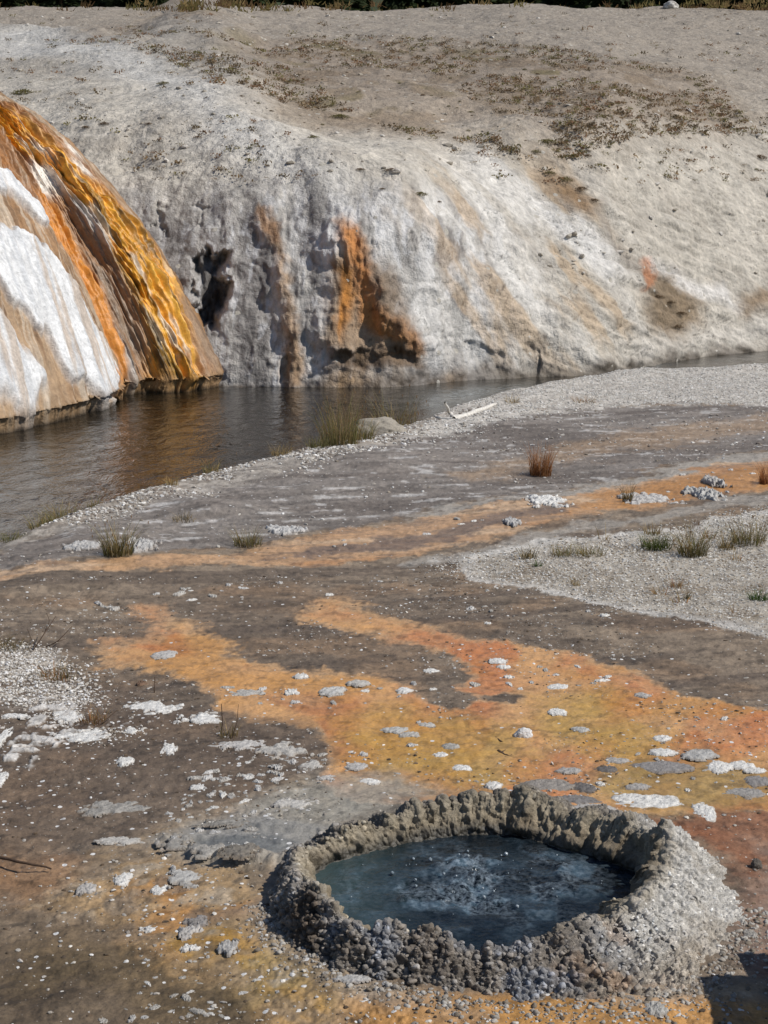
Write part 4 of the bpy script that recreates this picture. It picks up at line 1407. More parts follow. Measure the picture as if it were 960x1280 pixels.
GREY = lin(146, 142, 140)
DGREY = lin(112, 108, 106)
SL = [
    (808, 1007, 82, 19, 'largest white crust slab, just behind the right end of the crater ring', SLAB_WHITE),
    (828, 965, 64, 15, 'long grey slab with a white edge in the olive shallows', GREY),
    (828, 948, 32, 10, 'small white slab just behind the long grey white-edged slab', SLAB_WHITE),
    (873, 952, 42, 14, 'broad pale slab left of the twig pile in the shallows', lin(180, 178, 175)),
    (899, 965, 28, 16, 'rounded white slab in front of the twig pile', SLAB_WHITE),
    (925, 962, 36, 11, 'white slab touching the twig pile, second from the right edge', SLAB_WHITE),
    (945, 969, 24, 8, 'small bright slab near the right edge of the shallows', SLAB_WHITE),
    (948, 981, 34, 13, 'grey slab cut by the right edge of the picture, behind the red-brown mud', GREY),
    (931, 994, 46, 12, 'tapering grey slab beside the red-brown mud', lin(160, 156, 152)),
    (880, 1021, 26, 24, 'white curved crust at the corner where red-brown mud meets the crater', SLAB_WHITE),
    (796, 989, 26, 8, 'small grey-white slab behind the largest white slab', lin(170, 166, 162)),
    (758, 968, 24, 9, 'small dark pitted slab left of the long grey slab', DGREY),
    (772, 956, 28, 7, 'thin pale strip of crust left of the long grey slab', lin(176, 172, 168)),
    (686, 990, 56, 16, 'wide flat grey slab behind the back of the crater ring', lin(150, 144, 138)),
    (728, 990, 30, 13, 'dark grey slab right of the wide flat one behind the crater', DGREY),
    (716, 1008, 58, 11, 'grey shelf of crust leaning against the back of the crater ring', lin(132, 128, 126)),
    (742, 1021, 54, 12, 'white and grey crust on the back right of the crater ring', lin(186, 182, 178)),
    (713, 969, 28, 8, 'pale crust plate in orange shallows above the wide flat slab', lin(172, 168, 164)),
    (617, 992, 20, 10, 'white crust lump perched behind the middle of the crater ring', SLAB_WHITE),
    (699, 864, 25, 8, 'flat white flake high on the orange fan, upper middle', SLAB_WHITE),
    (803, 877, 17, 7, 'pale rock flake on the orange fan near the dark mud at right', lin(180, 176, 172)),
    (727, 919, 20, 7, 'pale grey flake in the yellow-orange water right of the white block', lin(186, 184, 180)),
    (827, 929, 22, 8, 'white flake beside the yellow patch at right', SLAB_WHITE),
    (696, 897, 22, 9, 'ragged white flake amid the orange fan', SLAB_WHITE),
    (495, 917, 34, 8, 'long thin grey-white flake, leftmost in the yellow shallows', lin(188, 186, 182)),
    (512, 923, 24, 7, 'grey-white flake touching the long thin one in the yellow shallows', lin(182, 178, 172)),
    (532, 911, 22, 6, 'thin pale flake behind the yellow shallows', lin(186, 182, 176)),
    (564, 937, 20, 7, 'grey flake in the middle of the yellow shallows', lin(170, 166, 160)),
    (551, 947, 19, 6, 'pale flake at the top of the slanting stick', SLAB_WHITE),
    (576, 964, 24, 8, 'white flake at the lower end of the slanting stick', SLAB_WHITE),
    (622, 831, 22, 7, 'white flake on the narrow upper part of the orange fan', SLAB_WHITE),
    (630, 838, 16, 5, 'smaller flake in front of the white flake on the upper orange fan', SLAB_WHITE),
    (539, 841, 16, 6, 'single white flake on the dark island between the orange tongues', SLAB_WHITE),
    (504, 870, 19, 7, 'white flake left of the dark spindle shaped mud island', SLAB_WHITE),
    (415, 870, 32, 12, 'domed white and grey crust lump on the left orange tongue', lin(196, 194, 190)),
    (448, 860, 28, 7, 'pale flake right of the domed crust lump', lin(190, 186, 180)),
    (377, 850, 17, 6, 'bright flake behind the domed crust lump', SLAB_WHITE),
    (366, 870, 18, 6, 'bright flake left of the domed crust lump', SLAB_WHITE),
    (308, 871, 34, 8, 'broken pale crust on the lower left side of the orange tongue', lin(184, 180, 174)),
    (206, 819, 28, 11, 'pale crust heap on the far left orange tongue', lin(190, 186, 182)),
    (446, 963, 23, 9, 'rounded grey-white flake at the left end of the yellow shallows', lin(186, 182, 178)),
    (461, 983, 24, 7, 'bright white flake in front of the rounded one near the grey wash', SLAB_WHITE),
    (408, 979, 17, 6, 'round pale flake left of the bright white one near the grey wash', lin(190, 186, 182)),
    (366, 1013, 44, 15, 'rough white crust with a yellow straw lying in front of it', lin(196, 192, 186)),
    (392, 962, 26, 9, 'pale crust at the edge of the brown mud left of the yellow shallows', lin(190, 186, 180)),
    (190, 888, 52, 13, 'jagged white crust streak on brown mud right of the pebble patch', SLAB_WHITE),
    (252, 903, 46, 13, 'broken white crust in the middle of the brown mud', SLAB_WHITE),
    (305, 937, 62, 10, 'long ragged white crust at the right end of the brown mud', lin(196, 192, 188)),
    (352, 945, 56, 17, 'lumpy pale crust joined to the right end of the brown mud', lin(184, 180, 174)),
    (104, 922, 58, 14, 'elongated white crust below the small red twigs at left', SLAB_WHITE),
    (82, 898, 40, 13, 'white crust patch just under the left pebble patch', SLAB_WHITE),
    (20, 898, 28, 6, 'thin white crust streak at the far left', SLAB_WHITE),
    (165, 917, 20, 8, 'blocky white crust right of the elongated one at left', SLAB_WHITE),
    (210, 941, 16, 13, 'upright white crust piece on brown mud', SLAB_WHITE),
    (154, 956, 20, 10, 'white crust nugget on brown mud left of centre', SLAB_WHITE),
    (145, 1010, 64, 20, 'speckled grey crust heap on the lower left mud', lin(160, 156, 150)),
    (248, 988, 20, 7, 'flat white crust bit at the upper border of the tan apron', SLAB_WHITE),
    (0, 925, 14, 26, 'white crust cut by the left edge of the picture', SLAB_WHITE),
    (-2, 975, 16, 22, 'lower white crust cut by the left edge of the picture', SLAB_WHITE),
    (155, 1101, 26, 17, 'white crust lump on the tan apron left of the crater', SLAB_WHITE),
    (109, 1112, 24, 12, 'pale crust lump left of the tan apron', lin(186, 182, 178)),
    (231, 1103, 40, 18, 'broad pale crust below the side ledge of the crater', lin(186, 184, 180)),
    (200, 1115, 18, 12, 'small white crust left of the broad pale one below the side ledge', SLAB_WHITE),
    (188, 1162, 22, 7, 'flat white flake on the orange apron', SLAB_WHITE),
    (238, 1168, 24, 16, 'pale crust lump in the middle of the orange apron', lin(190, 186, 182)),
    (248, 1158, 26, 10, 'grey crust plate behind the pale lump on the orange apron', GREY),
    (238, 1190, 18, 8, 'bright flake in front of the pale lump on the orange apron', SLAB_WHITE),
    (286, 1193, 20, 18, 'tall pale crust nugget at the right of the orange apron', lin(178, 176, 174)),
    (440, 1237, 40, 9, 'whitish crust strip at the front foot of the crater', lin(180, 178, 176)),
    (820, 1268, 26, 16, 'pale knobbly crust lump in front of the right flank of the crater', lin(180, 178, 174)),
    (150, 1053, 50, 8, 'low pale crust line at the upper left of the tan apron', lin(192, 188, 182)),
    (220, 1060, 36, 16, 'lumpy grey crust at the left tip of the flat ledge beside the crater', lin(158, 154, 148)),
    (258, 1076, 38, 15, 'lumpy grey crust in the middle of the front edge of the flat ledge', lin(166, 162, 156)),
    (302, 1086, 42, 15, 'lumpy dark crust where the flat ledge joins the crater ring', lin(128, 122, 114)),
    (284, 1037, 66, 8, 'thin curved crust line along the back of the flat ledge', lin(142, 138, 132)),
    (684, 629, 44, 12, 'white crust heap amid the far orange runoff', SLAB_WHITE),
    (640, 655, 16, 8, 'small white crust in the pale margin of the runoff', lin(190, 188, 186)),
    (808, 624, 62, 11, 'white crust spread behind the small runoff tuft', lin(196, 192, 188)),
    (880, 619, 34, 13, 'domed white rock in the golden runoff at right', lin(190, 188, 184)),
    (893, 606, 22, 9, 'pale rock behind the domed white rock in the golden runoff', lin(184, 180, 176)),
    (176, 690, 34, 14, 'pale crust lump on the bank beside the dark tuft', lin(186, 184, 182)),
    (105, 693, 44, 9, 'white crust patch on the bank left of the dark tuft', lin(186, 184, 182)),
    (355, 664, 40, 10, 'ragged white crust on the bank right of the short green tuft', lin(190, 188, 186)),
]
for k, it in enumerate(SL):
    u, v, w, h, lab, sh = it
    th = None
    if 'hump' in lab: th = .22
    elif 'nugget' in lab or 'domed' in lab or 'lump' in lab: th = .016 if v > 800 else .06
    elif 'lumpy' in lab: th = .032
    elif v < 720: th = .035
    slab(u, v, w, h, lab, sh, th)

def rock(name, u, v, wpx, hgt, label, shade, seed, depth=.8):
    p = gp(u, v)
    w = wpx * math.hypot(p[1], HCAM) / FPX / 2
    bv, bf = ico(5)
    q = bv * [1, depth, 1] + seed * 5.1
    r = 1 + .22 * fbm(q * 1.3, 4, 650 + seed) + .07 * fbm(q * 5, 4, 651 + seed)
    V = bv * r[:, None] * [w, w * depth, hgt]
    V[:, 2] = np.maximum(V[:, 2], -.03)
    f = fbm(q * 4, 4, 652 + seed)
    c = mix(np.zeros(V.shape) + shade, np.asarray(shade) * .6, sstep(0, .5, f) * .6)
    c = mix(c, np.asarray(shade) * .5, sstep(.25, -.1, bv[:, 2]) * .6)
    o = bpy.data.objects.new(name, mesh_np(name, V, bf, M_SLAB, True, dict(col=c)))
    o.location = (p[0], p[1], gz(p[0], p[1]))
    return put(o, label=label, cat='rock')


rock('rock', 473, 545, 66, .20, 'low pale rock hump on the river bank among tall grass', lin(160, 152, 140), 3, .6)
rock('rock', 945, 1088, 15, .035, 'dark rounded stone on the red-brown mud at the right edge', lin(104, 98, 92), 9)
rock('rock', 654, 925, 24, .045, 'thick white block with a dark front standing on the orange flat', lin(222, 220, 218), 5, .6)
# the white block with a dark shadowed front
o = slab(938, 1172, 16, 12, 'pale flake at the border of the shadow right of the crater', lin(160, 156, 150), None, 12)
o = slab(176, 857, 12, 5, 'small dark stone on the brown mud just below the far left orange tongue', lin(120, 96, 80), .02, 17, 'rock', 'stone')

# individually placed chips
chip_meshes = [slab_mesh('sinter_chip', .05 * (0.8 + .1 * k), .04 * (1.2 - .05 * k), .012 + .003 * (k % 3), 700 + k, [SLAB_WHITE, lin(186, 182, 176), lin(204, 202, 200)][k % 3]) for k in range(9)]


def chips(n, poly, label, group, smin=.35, smax=1.1):
    made = 0
    tries = 0
    while made < n and tries < n * 40:
        tries += 1
        q = sample_poly(gpl(poly), 1)
        if not len(q): continue
        q = q[0]
        if abs(q[0]) > q[1] * .235: continue
        a, r = crater_rel(np.array([q[0]]), np.array([q[1]]))
        if r[0] < periodic(T_FOOT, a)[0] * 1.04: continue
        f = fbm(P3(np.array([q[0]]), np.array([q[1]])) * 1.4, 3, 557)[0]
        if rnd.random() > .12 + f * 1.5: continue
        me = chip_meshes[rnd.randrange(len(chip_meshes))]
        o = bpy.data.objects.new('sinter_chip', me)
        o.location = (q[0], q[1], gz(q[0], q[1]) - .002)
        s = smin + (smax - smin) * rnd.random() ** 2.2
        s *= min(1.6, q[1] / 8)
        o.scale = (s * rnd.uniform(.8, 1.3), s, s)
        o.rotation_euler = (0, 0, rnd.uniform(0, 6.28))
        put(o, label=label, cat='stone chip', group=group)
        made += 1


chips(95, [(-10, 880), (130, 850), (420, 940), (380, 985), (200, 1040), (-10, 1080)], 'small white chip lying on the brown mud left of the yellow shallows', 'white chips on the left brown mud')
chips(70, [(250, 860), (540, 860), (700, 830), (960, 910), (960, 1000), (860, 1015), (620, 990), (430, 990), (420, 930)], 'small pale chip lying in the orange and yellow shallows', 'pale chips in the orange shallows')
chips(60, [(130, 1070), (340, 1010), (340, 1150), (420, 1230), (380, 1275), (240, 1230), (110, 1150)], 'small white chip on the tan and orange apron left of the crater', 'white chips on the apron')
chips(35, [(-10, 1140), (110, 1160), (330, 1270), (-10, 1280)], 'small white chip on the dark olive mud in the lower left corner', 'white chips on the dark olive mud')
chips(40, [(0, 745), (540, 720), (900, 810), (960, 850), (940, 880), (700, 810), (420, 745), (160, 770), (20, 830)], 'small white chip on the plain brown mud beyond the orange tongues', 'white chips on the far brown mud')

chips(26, [(300, 690), (560, 650), (760, 605), (955, 575), (955, 615), (760, 645), (560, 685)], 'small pale stone in the far orange runoff', 'pale stones in the far runoff', .35, .9)


# ------------------------------------------------------------------ grass, stalks, shrubs
def blades_mesh(name, n, h, spread, cols, lean=.35, width=.006, seed=0, droop=.35, heads=0.0):
    r_ = np.random.default_rng(seed)
    seg = 4
    a = r_.uniform(0, 2 * math.pi, n)
    rad = spread * np.sqrt(r_.random(n))
    bx, by = rad * np.cos(a), rad * np.sin(a)
    hh = h * (.22 + .78 * r_.random(n) ** 1.3)
    la = a + r_.normal(0, .9, n)
    ll = lean * (.2 + r_.random(n))
    side = r_.uniform(0, 2 * math.pi, n)
    V, C = [], []
    wv = width * (.6 + .8 * r_.random(n))
    ci = r_.integers(0, len(cols), n)
    cc = np.array(cols)[ci] * r_.uniform(.75, 1.2, (n, 1))
    rows = []
    crow = []
    for k in range(seg + 1):
        t = k / seg
        out = ll * hh * (t ** 1.6)
        x = bx + np.cos(la) * out
        y = by + np.sin(la) * out
        z = hh * (t - droop * ll * t ** 3)
        w = wv * (1 - .85 * t) / 2
        rows.append(np.stack([np.stack([x - np.cos(side) * w, y - np.sin(side) * w, z], -1), np.stack([x + np.cos(side) * w, y + np.sin(side) * w, z], -1)], 1))
        crow.append(np.stack([cc * (.55 + .5 * t)] * 2, 1))
    V = np.stack(rows, 1)          # n, seg+1, 2, 3
    C = np.stack(crow, 1)
    base = (np.arange(n) * (seg + 1) * 2)[:, None]
    k = np.arange(seg)[None]
    q = base + k * 2
    F = np.stack([q, q + 1, q + 3, q + 2], -1).reshape(-1, 4)
    V = V.reshape(-1, 3); C = C.reshape(-1, 3)
    if heads > 0:
        m = r_.random(n) < heads
        tips = rows[-1][m].mean(1)
        bv, bf = ico(1)
        hv = (bv * [width * .9, width * .9, width * 3.5])[None] + tips[:, None]
        hF = (bf[None] + (np.arange(len(tips)) * len(bv))[:, None, None]).reshape(-1, 3) + len(V)
        hq = np.concatenate([hF, hF[:, :1]], 1)
        V = np.vstack([V, hv.reshape(-1, 3)]); C = np.vstack([C, np.tile(lin(150, 120, 84), (hv.shape[0] * hv.shape[1], 1))])
        # degenerate quads are avoided: write triangles as separate mesh data below
        me = bpy.data.meshes.new(name)
        me.from_pydata([tuple(v) for v in V], [], [tuple(f) for f in F] + [tuple(f) for f in hF])
        at = me.attributes.new('col', 'FLOAT_COLOR', 'POINT')
        at.data.foreach_set('color', np.column_stack([C, np.ones(len(C))]).astype(np.float32).ravel())
        me.materials.append(M_GRASS)
        return me
    return mesh_np(name, V, F, M_GRASS, False, dict(col=C))


TAN = [lin(204, 178, 126), lin(173, 148, 102), lin(146, 126, 85)]
GRN = [lin(148, 144, 88), lin(164, 154, 104), lin(116, 116, 70)]
RUST = [lin(183, 126, 80), lin(207, 153, 104), lin(146, 102, 68)]
DARK = [lin(102, 95, 61), lin(126, 112, 73), lin(80, 73, 48)]
tufts = [
    # u, v, h px, spread px, count, colours, label, lean, heads
    (425, 558, 62, 26, 260, TAN + GRN, 'tall green and tan grass clump on the bank left of the pale rock hump', .3, .12),
    (398, 566, 22, 16, 120, GRN + DARK, 'short dark green clump at the water side left of the tall grass', .6, 0),
    (495, 524, 52, 30, 130, TAN + GRN, 'tall sparse grass with seed heads behind the pale rock hump', .35, .2),
    (455, 552, 30, 16, 110, GRN + TAN, 'middling green clump in front of the pale rock hump', .5, 0),
    (76, 640, 28, 28, 260, TAN + GRN, 'wide olive and tan clump at the water edge on the left bank', .6, 0),
    (50, 655, 20, 16, 120, GRN + TAN, 'small olive clump left of the wide one on the left bank', .6, 0),
    (15, 672, 14, 18, 100, GRN, 'low green clump at the far left of the bank', .7, 0),
    (148, 702, 46, 20, 230, GRN + TAN + DARK, 'dark tuft beside the pale lump on the near bank', .45, .05),
    (310, 682, 26, 20, 140, GRN + DARK + TAN, 'short green tuft on the bank beside the runoff', .6, 0),
    (676, 592, 40, 15, 240, RUST, 'rust coloured upright tuft on the grey flat', .25, 0),
    (784, 626, 26, 8, 70, DARK + TAN, 'small thin tuft standing in the far orange runoff', .4, 0),
    (957, 607, 28, 10, 160, RUST, 'rust coloured tuft cut by the right edge', .3, 0),
    (866, 694, 50, 20, 190, GRN + TAN + DARK, 'bushy green and tan tuft on the pebble patch', .55, .05),
    (820, 686, 24, 20, 200, [lin(96, 110, 50), lin(112, 118, 60), lin(82, 92, 44)], 'bright green tuft left of the bushy one on the pebble patch', .6, 0),
    (660, 695, 22, 12, 80, TAN + DARK, 'small dry tuft at the top left of the pebble patch', .5, 0),
    (705, 692, 18, 18, 90, TAN + GRN, 'low dry tuft second from the left on the pebble patch', .6, 0),
    (738, 694, 20, 20, 90, TAN + GRN, 'low dry tuft third from the left on the pebble patch', .6, 0),
    (935, 680, 40, 24, 160, TAN + GRN + DARK, 'spreading dry tuft at the right side of the pebble patch', .6, .05),
    (908, 686, 26, 12, 70, TAN + DARK, 'thin dry tuft between the bushy one and the spreading one', .5, 0),
    (816, 668, 18, 12, 60, TAN, 'small pale tuft behind the bright green one', .5, 0),
    (948, 752, 16, 12, 120, [lin(70, 100, 40), lin(88, 112, 50)], 'little leafy green plant at the right edge of the pebble patch', .8, 0),
    (672, 706, 10, 6, 40, [lin(84, 110, 50)], 'tiny green sprout on the left of the pebble patch', .8, 0),
    (720, 732, 14, 6, 26, TAN, 'tiny dry sprout near the lower edge of the pebble patch', .5, 0),
    (845, 735, 16, 8, 36, TAN + RUST, 'tiny dry sprout in the middle of the pebble patch', .5, 0),
    (858, 752, 14, 6, 30, DARK, 'dark little sprout low on the pebble patch', .5, 0),
    (70, 850, 24, 24, 130, RUST + TAN + DARK, 'low brown dry bush at the right of the white pebble patch', .6, 0),
    (15, 818, 20, 24, 90, TAN + DARK, 'dry brown grass along the back of the white pebble patch', .7, 0),
    (116, 904, 22, 18, 80, RUST + TAN, 'pinkish dry tuft among the white crusts at left', .6, 0),
    (286, 925, 24, 14, 50, TAN + DARK, 'thin dry stalks in the long ragged crust on the brown mud', .4, 0),
    (215, 612, 14, 10, 60, TAN, 'small tan tuft on the river edge, left of three', .5, 0),
    (265, 594, 18, 12, 70, TAN + GRN, 'small tan tuft on the river edge, middle of three', .5, 0),
    (352, 574, 20, 14, 70, TAN, 'small tan tuft on the river edge, right of three', .5, 0),
    (118, 628, 16, 10, 70, TAN + GRN, 'little tuft right of the wide olive clump on the left bank', .5, 0),
    (640, 508, 12, 10, 50, TAN, 'faint tan tuft on the gravel bar near the driftwood', .6, 0),
    (730, 505, 12, 16, 50, RUST + TAN, 'low reddish tuft at the lower edge of the gravel bar', .8, 0),
    (230, 655, 14, 16, 60, DARK + TAN, 'low dark sprig on the grey bank below the river edge', .6, 0),
]
for k, (u, v, hp, sp, n, cols, lab, lean, hd) in enumerate(tufts):
    p = gp(u, v)
    dist = math.hypot(p[1], HCAM)
    h, s = hp * dist / FPX * 1.05, sp * dist / FPX
    me = blades_mesh('grass_tuft', int(n * 1.5), h * 1.2, s * .9, cols, lean * 1.5, .0014 + .00024 * dist, 900 + k, .4, hd)
    o = bpy.data.objects.new('grass_tuft', me)
    o.location = (p[0], p[1], gz(p[0], p[1]) - .005)
    put(o, label=lab, cat='grass tuft')


sprig = [blades_mesh('grass_sprig', 16, .16, .05, TAN + RUST, .8, .006, 980 + k, .4, 0) for k in range(4)]
for k in range(46):
    q = sample_poly(G['gravel_right'], 1)
    if not len(q) or abs(q[0][0]) > q[0][1] * .236: continue
    o = bpy.data.objects.new('grass_sprig', sprig[k % 4])
    o.location = (q[0][0], q[0][1], gz(q[0][0], q[0][1]) - .004)
    sc_ = rnd.uniform(.5, 1.3)
    o.scale = (sc_, sc_, sc_ * rnd.uniform(.5, 1))
    o.rotation_euler = (0, 0, rnd.uniform(0, 6.28))
    put(o, label='small dry sprig rooted in the pebble patch at right', cat='dry sprig', group='dry sprigs in the right pebble patch')


def tube(path, radii, nseg=7):
    path = np.asarray(path, float)
    V, F = [], []
    n = len(path)
    for i in range(n):
        t = path[min(i + 1, n - 1)] - path[max(i - 1, 0)]
        t /= np.linalg.norm(t) + 1e-9
        up = np.array([0, 0, 1.0]) if abs(t[2]) < .9 else np.array([1.0, 0, 0])
        a = np.cross(t, up); a /= np.linalg.norm(a)
        b = np.cross(t, a)
        for k in range(nseg):
            th = 2 * math.pi * k / nseg
            V.append(path[i] + radii[i] * (a * math.cos(th) + b * math.sin(th)))
    for i in range(n - 1):
        for k in range(nseg):
            F.append((i * nseg + k, i * nseg + (k + 1) % nseg, (i + 1) * nseg + (k + 1) % nseg, (i + 1) * nseg + k))
    return np.array(V), np.array(F)


def stick(name, chains, mat, label, cat, loc, group=None):
    """chains: list of (points, r0, r1), joined into one mesh"""
    VV, FF, off = [], [], 0
    for pts, r0, r1 in chains:
        pts = np.asarray(pts, float)
        t = np.linspace(0, len(pts) - 1, len(pts) * 4)
        P = np.stack([np.interp(t, range(len(pts)), pts[:, k]) for k in range(3)], -1)
        P[1:-1] += RNG.normal(0, r0 * .2, (len(P) - 2, 3))
        V, F = tube(P, np.linspace(r0, r1, len(P)))
        VV.append(V); FF.append(F + off); off += len(V)
    o = bpy.data.objects.new(name, mesh_np(name, np.vstack(VV) - np.asarray(loc), np.vstack(FF), mat))
    o.location = loc
    return put(o, label=label, cat=cat, group=group)


def gpt(u, v, z):
    q = gp(u, v, z)
    return q


def px_stick(name, pts, r0, r1, mat, label, cat='stick', branches=()):
    """lies on the ground; z given per point above ground"""
    P = [gp(u, v, z) for u, v, z in pts]
    ch = [(P, r0, r1)]
    for b in branches:
        ch.append(([gp(u, v, z) for u, v, z in b], r0 * .6, r1 * .6))
    return stick(name, ch, mat, label, cat, tuple(P[0]))


px_stick('driftwood', [(566, 524, .03), (590, 517, .05), (622, 506, .04)], .055, .028, M_WOOD, 'bleached forked driftwood branch lying on the gravel bar', 'driftwood',
         branches=[[(567, 523, .05), (562, 515, .1), (556, 503, .3)], [(566, 524, .04), (550, 523, .04), (543, 520, .04)]])
px_stick('twig', [(-8, 1070, .02), (30, 1078, .03), (64, 1086, .01)], .008, .004, M_TWIG, 'dark bent twig at the left edge of the lower mud')
px_stick('twig', [(540, 945, .01), (555, 960, .012), (568, 966, .01)], .006, .004, M_TWIG, 'short dark stick slanting between two flakes in the yellow shallows')
px_stick('twig', [(610, 915, .01), (628, 928, .015)], .008, .006, M_TWIG, 'short grey stick on the orange flat left of the white block')
px_stick('twig', [(882, 908, .02), (900, 912, .03), (925, 919, .01)], .007, .004, M_TWIG, 'upper dark twig of the twig pile in the shallows', branches=[[(890, 910, .02), (884, 925, .02), (890, 942, .01)], [(895, 911, .03), (912, 905, .03)]])
px_stick('twig', [(882, 945, .02), (904, 938, .03), (930, 948, .02)], .007, .004, M_TWIG, 'lower arched twig of the twig pile between the slabs', branches=[[(904, 938, .03), (918, 930, .03)]])
px_stick('twig', [(868, 962, .005), (878, 967, .008), (888, 972, .005)], .005, .003, M_TWIG, 'thin dark twig right of the long grey slab')
px_stick('straw_stem', [(318, 1024, .02), (356, 1021, .03), (396, 1016, .02)], .004, .003, M_STRAW, 'long yellow straw lying across the ledge left of the crater')
px_stick('straw_stem', [(398, 915, .01), (412, 910, .012), (424, 906, .01)], .004, .003, M_STRAW, 'short pale straw on the left orange tongue')
px_stick('twig', [(478, 938, .008), (505, 935, .01), (534, 933, .008)], .004, .003, M_TWIG, 'thin dark stem lying across the left yellow shallows')
px_stick('broken_sticks', [(618, 938, .01), (636, 946, .012)], .012, .008, M_TWIG, 'small heap of broken pale sticks in the middle of the orange flat', branches=[[(622, 950, .01), (640, 944, .015)], [(618, 946, .01), (632, 938, .015)]])
for lab, pts, br in (('tall branching dead stalk leaning right behind the white pebble patch', [(38, 818, 0), (50, 800, .09), (62, 782, .16), (70, 770, .2)], [[(44, 808, .05), (38, 796, .1), (34, 786, .16)], [(56, 790, .12), (62, 776, .2), (58, 766, .26)]]),
                     ('long low dead stalk arching right of the white pebble patch', [(50, 812, 0), (72, 802, .06), (90, 783, .15)], [[(72, 802, .06), (84, 798, .07)]]),
                     ('reddish bent dead stalk among the white crusts at left', [(118, 910, 0), (132, 900, .03), (146, 888, .07)], []),
                     ('thin upright dead stalk on bare brown mud at left', [(193, 868, 0), (193, 858, .05), (193, 846, .1)], []),
                     ('paired upright dead stalks beside the broken white crust', [(276, 925, 0), (278, 905, .08), (277, 880, .2)], [[(288, 928, 0), (296, 905, .09), (298, 880, .2)]])):
    px_stick('dead_stalk', pts, .0045, .002, M_TWIG, lab, 'dead stalk', br)


# shrubs on the far hillside
def shrub_mesh(seed, cols):
    r_ = np.random.default_rng(seed)
    n = 620
    a = r_.uniform(0, 2 * math.pi, n); rr = np.sqrt(r_.random(n)); hgt = r_.random(n)
    prof = np.sqrt(np.clip(1 - hgt ** 2, 0, 1))
    c = np.stack([rr * prof * np.cos(a), rr * prof * np.sin(a) * .8, hgt * .55], -1)
    c += r_.normal(0, .07, c.shape)
    d = r_.normal(0, 1, (n, 3)); d /= np.linalg.norm(d, axis=1, keepdims=True)
    e = np.cross(d, r_.normal(0, 1, (n, 3))); e /= np.linalg.norm(e, axis=1, keepdims=True)
    s = r_.uniform(.04, .11, (n, 1))
    V = np.stack([c - d * s, c + e * s * .4, c + d * s, c - e * s * .4], 1).reshape(-1, 3)
    F = np.arange(n * 4).reshape(-1, 4)
    k = r_.integers(0, len(cols), n)
    C = np.repeat(np.array(cols)[k] * r_.uniform(.7, 1.25, (n, 1)) * (.6 + .6 * hgt[:, None]), 4, 0)
    return mesh_np('low_shrub', V, F, M_GRASS, False, dict(col=C))


SH_G = [lin(118, 112, 68), lin(136, 126, 82), lin(98, 94, 58)]
SH_B = [lin(118, 98, 76), lin(138, 116, 92), lin(96, 82, 64)]
shrub_meshes = [shrub_mesh(50 + k, SH_G if k % 2 else SH_B) for k in range(6)]


def place_shrub(u, v, wpx, label, group=None, kind=None, flat=.7):
    p = hill_at(u, v)
    s = wpx * .5 * p[1] / FPX
    me = shrub_meshes[rnd.randrange(6)] if kind is None else shrub_meshes[kind]
    o = bpy.data.objects.new('low_shrub', me)
    o.location = tuple(p - [0, 0, .05 * s])
    o.scale = (s, s, s * flat * rnd.uniform(.7, 1.2))
    o.rotation_euler = (0, 0, rnd.uniform(0, 6.28))
    put(o, label=label, cat='shrub', group=group)


for u, v, w, lab, kd in [
    (43, 70, 12, 'small dark bush alone near the top left of the pale tongue', 0),
    (425, 147, 30, 'olive shrub at the lower edge of the brown slope in the middle', 1),
    (30, 118, 34, 'flat green shrub just above the orange mound', 1),
    (392, 172, 18, 'small grey-green shrub left below the olive shrub on the pale tongue border', 1),
    (450, 212, 16, 'small dark shrub on the border of pale tongue and tan slope', 0),
    (683, 178, 34, 'green shrub at the top of the tan rock face, right of centre', 1),
    (686, 217, 20, 'green shrub topping the brown stain on the rock face', 1),
    (706, 226, 24, 'second shrub down the brown stain on the rock face', 3),
    (726, 238, 22, 'third shrub down the brown stain on the rock face', 2),
    (742, 250, 18, 'lowest shrub of the brown stain on the rock face', 0),
    (670, 190, 16, 'small shrub under the green one at the top of the tan face', 3),
    (735, 195, 14, 'small flat shrub right of centre on the tan face', 0),
    (490, 214, 26, 'dark low shrub left of a crack on the tan slope', 2),
    (525, 243, 24, 'olive shrub below the dark one on the tan slope', 1),
    (548, 253, 10, 'tiny shrub right of the olive one on the tan slope', 0),
    (478, 236, 12, 'tiny dark shrub above the orange seep', 0),
    (850, 392, 24, 'dark bush in the brown fan low on the right bank', 0),
    (822, 372, 22, 'bush at the left of the brown fan low on the right bank', 2),
    (838, 378, 18, 'small bush in the middle of the brown fan on the right bank', 0),
    (846, 410, 22, 'lowest bush of the brown fan on the right bank', 2),
    (205, 105, 18, 'grey-green shrub left of the pale tongue', 1),
    (186, 155, 14, 'small grey shrub above the pale cliff left of the tongue', 2),
    (107, 160, 16, 'dark shrub above the right shoulder of the orange mound', 0),
    (130, 156, 18, 'grey-brown shrub right of the dark one above the mound shoulder', 2),
    (247, 172, 16, 'brownish shrub alone on the pale left slope', 2),
    (950, 198, 22, 'dark shrub at the right edge of the slope', 0),
]:
    place_shrub(u, v, w, lab, None, kd, .6)
cnt = 0
